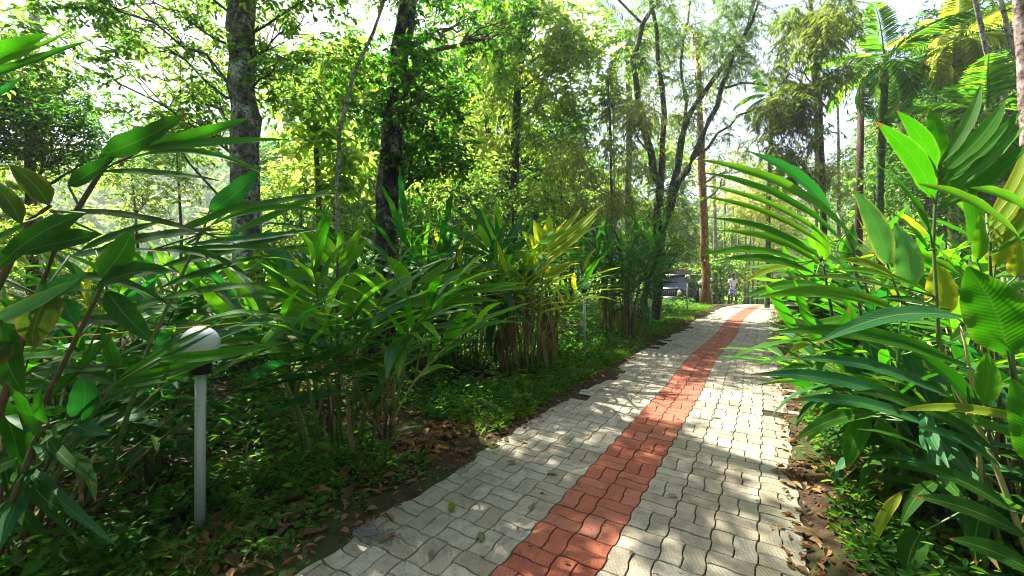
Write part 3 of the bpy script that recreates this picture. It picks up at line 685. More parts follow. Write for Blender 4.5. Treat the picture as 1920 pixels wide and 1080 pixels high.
# ------------------------------------------------------------------ palms
def frond_mesh(rg, ln, nleaf, LL, LW, arch, mat):
    V, Fs, n0 = [], [], 0; P, D, Nn, L, W = [], [], [], [], []
    pts = []
    for i in range(12):
        t = i / 11; a = arch * t; pts.append(Vector((0, ln * (math.sin(a) / max(arch, .01)), -ln * (1 - math.cos(a)) / max(arch, .01) * 1.0)))
    for k in range(nleaf):
        t = .12 + .88 * k / (nleaf - 1); f = t * 11; i = min(10, int(f)); p = pts[i].lerp(pts[i + 1], f - i); tg = (pts[i + 1] - pts[i]).normalized()
        up = Vector((1, 0, 0)).cross(tg)
        for sg in (-1, 1):
            d = Vector((sg, 0, 0)) * 1.0 + tg * (.55 + .7 * t) + Vector((0, 0, -.35)) + up * .1 + Vector(rg.normal(0, .07, 3))
            P.append(p); D.append(d); Nn.append(up + Vector((sg * -.3, 0, 0))); s = math.sin(math.pi * min(1, .18 + .80 * t)) ** .6
            L.append(LL * s * rg.uniform(.85, 1.1)); W.append(LW * rg.uniform(.7, 1.1))
    V, Fq = leafset(np.array(P), np.array(D), np.array(Nn), np.array(L), np.array(W), .2, .28)
    b = MB(); b.tube(pts, [.022 * (1 - i / 13) for i in range(12)], 5)
    V2 = np.vstack([V, np.array([tuple(v) for v in b.V])]); Fs = [tuple(f) for f in Fq] + [tuple(i + len(V) for i in f) for f in b.F]
    return mesh('frond', V2, Fs, mat)
def palm(label, x, ytop, Y, ybase_extra, tr, mat, barkm, nf, fl, seed, stub=0.9, LL=.55):
    rg = np.random.default_rng(seed); top = px(x, ytop, Y); g = hz(top.x, top.y)
    root = thing('areca_palm', label, 'palm', (top.x, top.y, g)); h = top.z - g
    b = MB(); n = max(4, int(h / .18)); b.tube([(.03 * math.sin(i * .2), 0, h * i / n) for i in range(n + 1)], [tr * (1.15 if i % 2 else 1.0) * (1.15 - .25 * i / n) for i in range(n + 1)], 12); b.build('trunk', barkm, root)
    b = MB(); b.lathe([(tr * 1.0, h - .1), (tr * 1.35, h), (tr * 1.3, h + stub * .6), (tr * .6, h + stub)], 12); b.build('crownshaft', B_PALML, root)
    ms = [frond_mesh(rg, fl * s, 40, LL, .032, a, mat) for s, a in ((1, 1.1), (.9, 1.5), (.95, 1.9), (.7, .5))]
    for k in range(nf):
        az = 2.4 * k + rg.uniform(-.2, .2); el = 1.05 - 1.65 * (k / nf) ** 1.0 + rg.uniform(-.1, .1)
        m = ms[0 if el > .6 else (1 if el > .1 else 2)] if k else ms[3]
        o = link('frond', m, root); o.location = (0, 0, h + stub * .85 - .3 * k / nf); o.rotation_euler = (el, rg.uniform(-.3, .3), az)
palm('areca palm with dark green trunk and arching fronds, right of the utility pole', 1657, 158, 12, 0, .085, G_PALM, B_PALMG, 14, 2.0, 61)
palm('sunlit yellow areca palm with light green stem, top right', 1797, 120, 11, 0, .09, G_PALMY, B_PALML, 14, 1.5, 62, LL=.5)
palm('low fan of palm fronds behind the right-hand ginger bed', 1850, 260, 9.0, 0, .08, G_PALM, B_PALMG, 12, 1.7, 63, .7)
palm('small palm with drooping dark fronds beyond the forked tree', 1445, 210, 19, 0, .09, G_BLUE, B_PALMG, 11, 1.8, 64)
palm('palm with narrow blue-green fronds high above the bamboo, top centre', 1180, 110, 17, 0, .12, G_BLUE, B_PALE, 13, 2.2, 65)

# pale slender trunks standing behind the person
for i, x in enumerate([1357, 1368, 1381, 1398, 1404, 1412, 1421, 1436, 1447, 1460]):
    Y = 27 + (i * 37 % 9); c = px(x, 500, Y); g = hz(c.x, c.y); rg = np.random.default_rng(200 + i)
    tree('pale_stem_tree', 'pale slender bare stem in the row behind the walking person', [Vector((c.x, c.y, g - .1)), Vector((c.x + .02, c.y, g + 3)), Vector((c.x + rg.normal(0, .1), c.y, g + 6.5))], [.07, .06, .045],
         [(Vector((c.x, c.y, g + 7)), (.8, .8, .5), 5)], .3, .05, G_FEATHER, B_PALE, 300 + i, 'pale stems in a row behind the person', clr=.8)
for (x, y0, Y, r, lb) in [(1570, 110, 16, .07, 'thin grey stem between olive tree and utility pole'), (1528, 60, 17, .06, 'thin leaning grey stem above the right-hand ginger bed'), (1690, 230, 15, .11, 'pale grey trunk right behind the dark-stemmed palm'),
                          (1150, 200, 17, .05, 'thin dark stem rising out of the bamboo'), (1338, 300, 26, .12, 'thin brown trunk just right of the orange-barked tree')]:
    tree("slim_tree", lb, tk([(x + 4, 580), (x + 2, 350), (x, y0)], Y), [r, r * .8, r * .5], [blob(x, y0, Y, 50, 40, 10)], .2, .04, G_FEATHER, B_PALE, int(x), clr=.8)

# ------------------------------------------------------------------ utility pole and wires
def pole():
    c = px(1606, 515, 14); g = hz(c.x, c.y); root = thing('utility_pole', 'brown wooden utility pole with a crossarm among the trees on the right', 'pole', (c.x, c.y, g)); top = px(1603, 150, 14).z - g
    b = MB(); b.tube([(.06, 0, -.1), (.03, 0, top * .5), (0, 0, top + .15)], [.12, .105, .085], 14); b.build('post', B_POST, root)
    b = MB(); b.box((0, -.10, top - .2), (1.0, .09, .09), .01); b.build('crossarm', B_POST, root)
    for x in (-.42, .42): 
        b = MB(); b.lathe([(0, .0), (.03, 0), (.05, .03), (.03, .06), (.055, .09), (.03, .12), (0, .13)], 10, (x, -.1, top - .155)); b.build('insulator', BLACKP, root)
    ends = [px(2100, -160, 8), px(1000, 330, 30)]
    for k, x in enumerate((-.42, .42)):
        a = Vector((c.x + x, c.y - .1, g + top - .03)); m = MB()
        for e in ends: m.tube([a.lerp(e + Vector((x, 0, 0)), t / 10) - Vector((0, 0, 1.2 * (t / 10) * (1 - t / 10))) for t in range(11)], .008, 4)
        tag(m.build('power_line', BLACKP), ['power line tied to the left end of the pole crossarm', 'power line tied to the right end of the pole crossarm'][k], 'cable')
pole()

# ------------------------------------------------------------------ ginger plants
def leaf_mesh(seed, arch, wave, twist, fold, mat, ns=16, tipdrop=0.0, notch=False):
    rg = random.Random(seed); nx = 5; V = []; uv = []
    ph = rg.uniform(0, 6)
    for i in range(ns + 1):
        t = i / ns
        w = min(1, max(0, t) / .22) ** .75 * (1 - max(0, (t - .42) / .58) ** 1.9) ** .9 * (.93 + .07 * math.sin(t * 3))
        if t > .97: w = .03
        w = max(w, .05) * .5
        if i == 0: w = .03
        if notch and i == 9: w *= .75
        za = arch * (4 * t * (1 - t)) * .5 - tipdrop * max(0, t - .6) ** 2
        tw = twist * t
        for j in range(nx):
            u = (j / (nx - 1) - .5) * 2
            x = u * w; z = abs(u) * w * fold * .30 + (wave * math.sin(t * 24 + ph + (1.3 if u > 0 else 0)) * abs(u) ** 2 * .05 if 0 < i < ns else 0)
            X = x * math.cos(tw) - z * math.sin(tw); Z = x * math.sin(tw) + z * math.cos(tw)
            V.append((X, t, Z, za)); uv.append(((u + 1) / 2, t))
    # x scales with width and z keeps the arch in units of length: handled by storing arch separately
    Fq = np.array([(i * nx + j, i * nx + j + 1, (i + 1) * nx + j + 1, (i + 1) * nx + j) for i in range(ns) for j in range(nx - 1)])
    return np.array(V), Fq, np.array(uv)
LEAFC = {}
WR = .17    # width : length baked into the shared meshes
def leaf_data(mat, var, wr=WR):
    key = (mat.name, var, round(wr, 2))
    if key not in LEAFC:
        rg = random.Random(var * 77 + 5)
        arch = [.06, .16, .28, .42, .10, .22, .5, -.06][var % 8]; V, Fq, uv = leaf_mesh(var, arch, rg.uniform(.3, 1.3), rg.uniform(-.5, .5), rg.uniform(.4, 1.3), mat, tipdrop=.0, notch=var in (4,))
        X = V[:, 0] * wr; Z = V[:, 2] * wr + V[:, 3] * .5; sx = (rg.uniform(-.06, .06)) * np.sin(np.pi * V[:, 1])
        LEAFC[key] = mesh('leaf', np.column_stack([X + sx, V[:, 1], Z]), Fq, mat, uv)
    return LEAFC[key]
def place_leaf(parent, a, b, nrm, mat, var, wr=WR, name='leaf'):
    """leaf object from a (base) to b (tip) with its upper face towards nrm; a and b in parent space"""
    d = b - a; ln = d.length; y = d / ln; n = Vector(nrm); x = y.cross(n)
    if x.length < 1e-3: x = y.cross(Vector((.3, .5, .2)))
    x.normalize(); z = x.cross(y)
    q = .02 * round(wr / .02)
    o = link(name, leaf_data(mat, var, q), parent)
    o.matrix_local = Matrix(((x.x * ln, y.x * ln, z.x * ln, a.x), (x.y * ln, y.y * ln, z.y * ln, a.y), (x.z * ln, y.z * ln, z.z * ln, a.z), (0, 0, 0, 1)))
    return o
def cane(parent, base, ldir, length, nleaf, LL, plane, mats, rg, lean=.5, wr=.15, t0=.35, cm=None, r=.011, droop=.38, var0=None, up=1.0):
    """one leafy stem: arching cane (part) with leaves in two ranks (sub-parts)"""
    ld = Vector((math.cos(ldir), math.sin(ldir), 0)); pts = []
    for i in range(9):
        t = i / 8; pts.append(base + ld * (lean * length * (.25 * t + .75 * t * t)) + Vector((0, 0, length * (t - .22 * lean * t * t))))
    m = MB(); m.tube(pts, [r * (1.15 - .8 * i / 8) for i in range(9)], 6); st = m.build('cane', cm or CANE, parent)
    pd = Vector((math.cos(plane), math.sin(plane), 0))
    for k in range(nleaf):
        t = t0 + (1 - t0) * (k + .5) / nleaf; f = t * 8; i = min(7, int(f)); p = pts[i].lerp(pts[i + 1], f - i); tg = (pts[i + 1] - pts[i]).normalized()
        sg = 1 if k % 2 else -1; sd_ = (pd - tg * pd.dot(tg)).normalized() * sg
        ang = (1.15 - .75 * ((t - t0) / (1 - t0)) ** 1.5) * rg.uniform(.85, 1.1)
        d = (tg * math.cos(ang) + sd_ * math.sin(ang) + Vector(rg.normal(0, .08, 3))).normalized()
        ln = LL * rg.uniform(.75, 1.1) * (.65 + .5 * math.sin(math.pi * min(1, .2 + .7 * (t - t0) / (1 - t0))))
        d = (d - Vector((0, 0, droop * rg.uniform(.4, 1.3)))).normalized(); tip = p + d * ln
        nn = Vector((0, 0, 1)) * .9 - sd_ * .1 + tg * .5 + Vector(rg.normal(0, .25, 3))
        mt = mats[int(rg.integers(len(mats)))]
        place_leaf(st, p, tip, nn, mt, int(rg.integers(7)), wr * rg.uniform(.85, 1.15))
    return pts
def ginger(label, bx, by, ncane, hgt, LL, mats, seed, spread=.35, lean=(.25, .7), dry=0, nleaf=12, wr=.15, dirs=None, group='ginger clumps along the path', canem=None, gz=None, dryl=.5, droop=.38, t0=.35):
    rg = np.random.default_rng(seed); root = thing('ginger_clump', label, 'ginger plant', (bx, by, hz(bx, by)), 0, group)
    for k in range(ncane):
        a = rg.uniform(0, 6.28) if dirs is None else rg.uniform(*dirs); rr = spread * math.sqrt(rg.random())
        b = Vector((rr * math.cos(a), rr * math.sin(a), -.03))
        cane(root, b, a + rg.normal(0, .4), hgt * rg.uniform(.72, 1.08), nleaf, LL, a + math.pi / 2 + rg.normal(0, .7), mats, rg, rg.uniform(*lean), wr, t0, [CANE, CANE, CANEY, CANEB][int(rg.integers(4))] if canem is None else canem, droop=droop)
    for k in range(dry):
        a = rg.uniform(0, 6.28); rr = spread * rg.uniform(.7, 1.25); z = hgt * rg.uniform(.3, .62)
        p = Vector((rr * math.cos(a), rr * math.sin(a), z)); q = p + Vector((math.cos(a) * rg.uniform(-.05, .2) + rg.normal(0, .06), math.sin(a) * rg.uniform(-.05, .2) + rg.normal(0, .06), -min(z - .02, dryl * rg.uniform(.6, 1.2))))
        place_leaf(root, p, q, Vector((math.cos(a) + rg.normal(0, .6), math.sin(a) + rg.normal(0, .6), .1)), L_DRY, int(rg.integers(7)), rg.uniform(.03, .10), 'dry_leaf')
    # bare old stalks at the foot
    m = MB()
    for k in range(ncane * 2):
        a = rg.uniform(0, 6.28); rr = spread * rg.random() ** .5; h = hgt * rg.uniform(.25, .6); d = Vector((math.cos(a), math.sin(a), 0))
        b2 = d * (rr + .03) + Vector((rg.normal(0, .05), rg.normal(0, .05), h * .5)); m.tube([d * rr + Vector((0, 0, -.02)), b2, b2 + d * rg.uniform(-.05, .2) + Vector((rg.normal(0, .12), rg.normal(0, .12), h * rg.uniform(.2, .5)))], [.009, .007, .003], 5)
    m.build('old_stalks', CANEB if dry < 20 else CANEY, root)
    return root
LROW = 'ginger clumps left of the path'
def gp(x, y): 
    Y = F * CAMZ / (y - 515); return (x - 960) / F * Y, Y
X, Y = gp(650, 835)
ginger('big green ginger clump behind the nearest lamp, brown dry leaves hanging at its foot', X, Y, 14, 1.7, .56, [L_GREEN, L_BRIGHT, L_BRIGHT, L_GREEN, L_TEAL], 1, .40, (.2, .65), 18, 16, .125, group=LROW, t0=.48, droop=.22)
X, Y = gp(1010, 690)
ginger('tall yellowing ginger clump with a skirt of dry leaves, left of the second lamp', X - .2, Y, 24, 2.3, .66, [L_GREEN, L_SUNNY, L_BRIGHT, L_SUNNY, L_TEAL], 2, .42, (.15, .55), 80, 12, .10, dirs=(.35, 5.3), group=LROW, dryl=.8, t0=.55, droop=.2)
X, Y = gp(1158, 632)
ginger('dark green ginger clump between the second and third lamps', X, Y, 20, 2.75, .75, [L_GREEN, L_DARK, L_TEAL], 3, .5, (.2, .6), 26, 14, .11, group=LROW, dryl=.9, t0=.42, canem=CANEB)
ginger('bluish dark ginger clump in the second row, below the leaning dark tree', -1.75, 6.3, 18, 2.35, .75, [L_TEAL, L_DARK, L_GREEN], 4, .5, (.2, .7), 8, 13, .15, group=LROW)
ginger('ginger clump in the second row just left of the yellowing clump', -.7, 7.4, 20, 2.7, .8, [L_GREEN, L_TEAL, L_BRIGHT], 5, .55, (.2, .8), 14, 13, .13, group=LROW)
ginger('sunlit ginger clump behind the nearest lamp, under the lichen-spotted trunk', -4.9, 6.4, 18, 2.0, .65, [L_BRIGHT, L_GREEN, L_YELLOW], 6, .6, (.3, .8), 4, 13, .15, group=LROW)
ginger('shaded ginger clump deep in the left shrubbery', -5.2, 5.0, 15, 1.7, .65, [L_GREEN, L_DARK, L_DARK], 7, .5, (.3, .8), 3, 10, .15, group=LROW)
X, Y = gp(915, 660)
ginger('low ginger clump filling the gap between the big green and the yellowing clump', X - 1.0, Y + .5, 12, 1.7, .55, [L_GREEN, L_BRIGHT, L_GREEN], 8, .35, (.3, .7), 14, 11, .12, group=LROW, t0=.5, droop=.2)
ginger('far dark ginger clump behind the capped third lamp', 3.75, 13.0, 14, 2.8, .75, [L_DARK, L_GREEN], 9, .45, (.1, .35), 10, 13, .11, group=LROW, canem=CANEB)
ginger('small broad-leaved ginger shoot low on the dark ground at left', -2.75, 3.2, 4, .6, .34, [L_TEAL, L_GREEN], 10, .12, (.1, .5), 0, 5, .26, group=LROW)
RROW = 'ginger clumps right of the path'
RD = (1.6, 4.3)
ginger('ginger clump halfway along the right edge of the path', 4.9, 5.2, 19, 1.95, .72, [L_BRIGHT, L_GREEN, L_GREEN, L_GREEN], 31, .45, (.3, .8), 8, 14, .15, RD, RROW)
ginger('far ginger clump at the right edge where the path crests', 9.1, 9.6, 13, 2.0, .65, [L_BRIGHT, L_GREEN, L_GREEN], 32, .6, (.35, .95), 6, 11, .15, RD, RROW)
ginger('ginger clump at the back of the right-hand bed under the palms', 5.9, 5.2, 15, 2.4, .65, [L_GREEN, L_BRIGHT, L_GREEN, L_YELLOW], 33, .6, (.2, .7), 6, 11, .15, None, RROW)
ginger('ginger clump deep in the right-hand bed beneath the low palm', 7.2, 6.4, 12, 2.5, .7, [L_BRIGHT, L_GREEN, L_GREEN], 36, .7, (.2, .7), 4, 11, .15, None, RROW)

def P_(x, y, Y): return px(x, y, Y)
def hero(label, group, basepx, Yb, canes, leaves, seed, extra=0, **kw):
    """near clump whose larger leaves are set one by one: (base px, tip px, depth base, depth tip, width px, material, variant, facing)"""
    rg = np.random.default_rng(seed); bx, by = px(basepx, 540, Yb).xy; base = Vector((bx, by, hz(bx, by)))
    root = thing('ginger_clump', label, 'ginger plant', base, 0, group); cs = []
    for pts, r, cm in canes:
        P = [px(*p) - base for p in pts]; Q = []
        for i in range(len(P) - 1): Q += [P[i].lerp(P[i + 1], t) for t in (0, .5)]
        Q.append(P[-1]); m = MB(); m.tube(Q, [r * (1.1 - .6 * i / (len(Q) - 1)) for i in range(len(Q))], 8); cs.append((m.build('cane', cm, root), Q))
    for (bx_, by_, tx, ty, Y0, Y1, wpx, mt, var, face) in leaves:
        a = px(bx_, by_, Y0) - base; b = px(tx, ty, Y1) - base; ln = (b - a).length; w = .72 * wpx / F * (Y0 + Y1) / 2
        best = min(cs, key=lambda c: min((q - a).length for q in c[1]))
        tocam = (Vector((0, 0, CAMZ)) - base - (a + b) / 2).normalized()
        nn = Vector((0, 0, 1)) * (1 - abs(face)) + tocam * face
        # petiole from the leaf base to the nearest cane
        q = min(best[1], key=lambda q: (q - a).length)
        place_leaf(best[0], a, b, nn, mt, var, max(.06, min(.6, w / ln)))
        if .02 < (q - a).length < .5:
            m = MB(); m.tube([q - Vector((0, 0, .02)), q.lerp(a, .5) - Vector((0, 0, .01)), a, a.lerp(b, .06)], [.006, .005, .004, .002], 5); m.build('petiole', CANE, best[0])
    return root
G, T_, B_, Y_, PL, O_, D_ = L_GREEN, L_TEAL, L_BRIGHT, L_YELLOW, L_PALE, L_OLIVE, L_DARK
HR = [
 (1750, 372, 1643, 228, 2.1, 2.0, 50, G, 0, .7), (1752, 325, 1681, 207, 2.1, 2.05, 42, G, 1, .75), (1758, 300, 1743, 203, 2.1, 2.1, 40, G, 4, .8), (1762, 310, 1840, 158, 2.1, 2.15, 32, G, 0, .6),
 (1762, 330, 1885, 188, 2.1, 2.15, 38, G, 1, .65), (1760, 350, 1915, 205, 2.1, 2.1, 40, G, 0, .65), (1757, 372, 1925, 232, 2.1, 2.0, 40, G, 4, .6), (1757, 395, 1935, 262, 2.1, 2.0, 40, G, 1, .6),
 (1745, 440, 1612, 292, 2.05, 1.9, 46, G, 2, .4), (1740, 470, 1640, 385, 2.0, 1.9, 34, D_, 2, .4),
 (1935, 480, 1722, 345, 1.7, 1.5, 62, B_, 1, .6), (1960, 430, 1820, 352, 1.6, 1.5, 60, B_, 1, .6),
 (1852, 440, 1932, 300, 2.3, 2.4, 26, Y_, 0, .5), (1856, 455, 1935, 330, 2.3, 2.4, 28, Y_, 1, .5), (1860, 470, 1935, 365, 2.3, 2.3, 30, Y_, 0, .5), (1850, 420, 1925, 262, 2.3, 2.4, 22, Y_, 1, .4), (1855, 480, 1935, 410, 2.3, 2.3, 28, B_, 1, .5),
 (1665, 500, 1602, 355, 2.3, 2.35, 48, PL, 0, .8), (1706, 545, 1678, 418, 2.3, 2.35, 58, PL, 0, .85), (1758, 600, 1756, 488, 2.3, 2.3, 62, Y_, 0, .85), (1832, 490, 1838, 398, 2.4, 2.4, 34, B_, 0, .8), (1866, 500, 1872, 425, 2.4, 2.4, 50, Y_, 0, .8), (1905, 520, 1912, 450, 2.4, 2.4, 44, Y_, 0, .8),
 (1890, 665, 1815, 500, 1.6, 1.65, 125, G, 0, .85), (1945, 880, 1898, 710, 1.45, 1.5, 84, G, 0, .85),
 (1700, 590, 1420, 558, 2.2, 2.0, 46, B_, 1, .6), (1700, 540, 1570, 488, 2.1, 2.0, 44, Y_, 2, .5), (1760, 560, 1560, 505, 2.1, 2.0, 36, B_, 1, .5), (1780, 580, 1470, 520, 2.2, 2.1, 28, O_, 1, .4),
 (1822, 600, 1530, 645, 1.9, 1.7, 52, T_, 2, .55), (1815, 690, 1448, 622, 1.9, 1.9, 52, G, 1, .6), (1810, 610, 1640, 560, 2.0, 1.9, 34, D_, 2, .4),
 (1780, 745, 1483, 672, 2.0, 2.0, 46, T_, 1, .55), (1740, 775, 1408, 702, 2.1, 2.1, 44, T_, 1, .55), (1745, 800, 1482, 750, 2.1, 2.1, 44, T_, 1, .5), (1770, 790, 1600, 735, 2.0, 2.0, 40, D_, 2, .5),
 (1650, 775, 1487, 828, 2.3, 2.2, 36, G, 1, .55), (1628, 780, 1588, 880, 2.3, 2.2, 50, G, 0, .8), (1645, 785, 1690, 838, 2.3, 2.2, 36, G, 1, .8), (1640, 800, 1720, 860, 2.3, 2.2, 32, D_, 1, .6),
 (1960, 800, 1678, 770, 1.7, 1.8, 34, Y_, 1, .5), (1960, 850, 1740, 775, 1.8, 1.9, 36, B_, 2, .4), (1850, 800, 1700, 650, 1.9, 1.9, 50, D_, 1, .55), (1870, 850, 1640, 735, 1.8, 1.9, 46, D_, 1, .5), (1880, 880, 1720, 800, 1.8, 1.8, 46, T_, 1, .5),
 (1900, 960, 1700, 868, 1.7, 1.8, 48, D_, 1, .5), (1930, 1010, 1710, 930, 1.6, 1.7, 56, D_, 1, .5), (1950, 1080, 1780, 1010, 1.5, 1.6, 60, D_, 1, .5), (1694, 920, 1628, 1045, 2.2, 2.1, 26, Y_, 2, .7), (1760, 900, 1690, 985, 2.1, 2.0, 34, D_, 1, .7),
 (1840, 760, 1850, 660, 2.1, 2.1, 50, B_, 0, .8), (1900, 620, 1960, 540, 1.9, 1.9, 40, G, 1, .6), (1850, 560, 1700, 470, 2.2, 2.2, 36, B_, 1, .5), (1800, 520, 1690, 430, 2.3, 2.2, 30, B_, 2, .4), (1690, 680, 1560, 620, 2.4, 2.4, 34, D_, 1, .5),
 (1725, 1000, 1700, 1085, 2.0, 1.9, 60, D_, 0, .8), (1850, 940, 1830, 1060, 1.9, 1.8, 50, D_, 0, .7), (1900, 760, 1960, 660, 1.8, 1.8, 50, G, 0, .6), (1830, 470, 1800, 330, 2.5, 2.5, 34, G, 0, .6), (1780, 640, 1900, 560, 2.3, 2.3, 44, D_, 1, .5),
]
CR = [([(1905, 1150, 2.0), (1840, 880, 2.0), (1760, 640, 2.05), (1750, 460, 2.1), (1758, 290, 2.12)], .011, CANE), ([(1945, 1080, 1.75), (1850, 830, 1.85), (1740, 640, 2.0)], .012, CANEY), ([(1960, 960, 1.7), (1900, 700, 1.65), (1880, 520, 1.7)], .012, CANE),
      ([(1850, 1120, 2.1), (1800, 900, 2.1), (1740, 790, 2.15), (1650, 775, 2.2)], .010, CANE), ([(1700, 960, 2.5), (1680, 760, 2.4), (1690, 560, 2.35)], .012, CANE), ([(1900, 1100, 2.4), (1870, 700, 2.4), (1850, 400, 2.4)], .012, CANEB), ([(1990, 900, 1.7), (1960, 600, 1.7), (1960, 420, 1.65)], .012, CANE), ([(1850, 1100, 2.0), (1830, 760, 1.95), (1800, 600, 2.0)], .011, CANEY)]
hero('huge near ginger clump filling the right edge, fans of glossy green leaves', RROW, 1900, 2.2, CR, HR, 71)
HM = [(1612, 460, 1300, 298, 3.0, 2.8, 46, B_, 2, .5), (1560, 400, 1405, 284, 3.1, 3.0, 34, T_, 1, .6), (1600, 475, 1308, 322, 3.0, 2.9, 34, G, 2, .45), (1570, 460, 1302, 345, 3.1, 3.1, 28, B_, 1, .5), (1560, 470, 1298, 366, 3.1, 3.1, 26, B_, 1, .5),
      (1540, 485, 1328, 408, 3.0, 3.0, 34, G, 1, .5), (1545, 500, 1345, 432, 3.0, 3.0, 30, B_, 2, .5), (1505, 492, 1310, 480, 3.0, 2.9, 32, B_, 2, .5), (1530, 515, 1345, 488, 3.0, 3.0, 32, G, 2, .5), (1490, 500, 1392, 533, 3.1, 3.0, 20, Y_, 2, .5), (1560, 540, 1390, 560, 3.1, 3.0, 30, G, 2, .5),
      (1548, 490, 1522, 418, 3.1, 3.1, 30, B_, 0, .8), (1580, 500, 1600, 420, 3.1, 3.1, 30, G, 0, .7), (1640, 540, 1500, 575, 2.9, 2.8, 30, D_, 2, .5), (1620, 600, 1480, 640, 3.0, 2.9, 30, B_, 2, .5), (1600, 620, 1470, 670, 3.2, 3.1, 26, Y_, 2, .5)]
CM = [([(1640, 850, 3.3), (1620, 640, 3.1), (1600, 470, 3.0), (1570, 400, 3.1)], .014, CANE), ([(1600, 830, 3.4), (1570, 640, 3.2), (1540, 480, 3.05)], .014, CANEB), ([(1660, 830, 3.4), (1640, 620, 3.1), (1620, 520, 3.0)], .014, CANEB)]
hero('ginger clump on the right whose long bright leaves reach out over the path', RROW, 1640, 3.3, CM, HM, 72)
ginger('ginger clump behind the huge near one, in the right-hand bed', 3.45, 3.0, 20, 1.75, .6, [L_GREEN, L_BRIGHT, L_DARK, L_GREEN, L_TEAL], 34, .45, (.3, .85), 16, 12, .15, (-1.3, 2.3), RROW)
ginger('leafy ginger clump in the middle of the right-hand bed, facing the path', 3.0, 2.7, 13, 1.45, .56, [L_GREEN, L_BRIGHT, L_DARK, L_TEAL], 37, .3, (.4, 1.0), 10, 12, .14, (1.2, 4.4), RROW)
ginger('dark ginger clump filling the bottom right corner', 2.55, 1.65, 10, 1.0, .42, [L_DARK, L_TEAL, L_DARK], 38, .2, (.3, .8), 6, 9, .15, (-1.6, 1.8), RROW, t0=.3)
ginger('low dark ginger clump at the bottom right corner beside the path edge', 2.85, 2.3, 14, 1.15, .46, [L_DARK, L_TEAL, L_GREEN], 35, .32, (.3, .9), 22, 9, .15, (-1.2, 4.2), RROW, t0=.3)

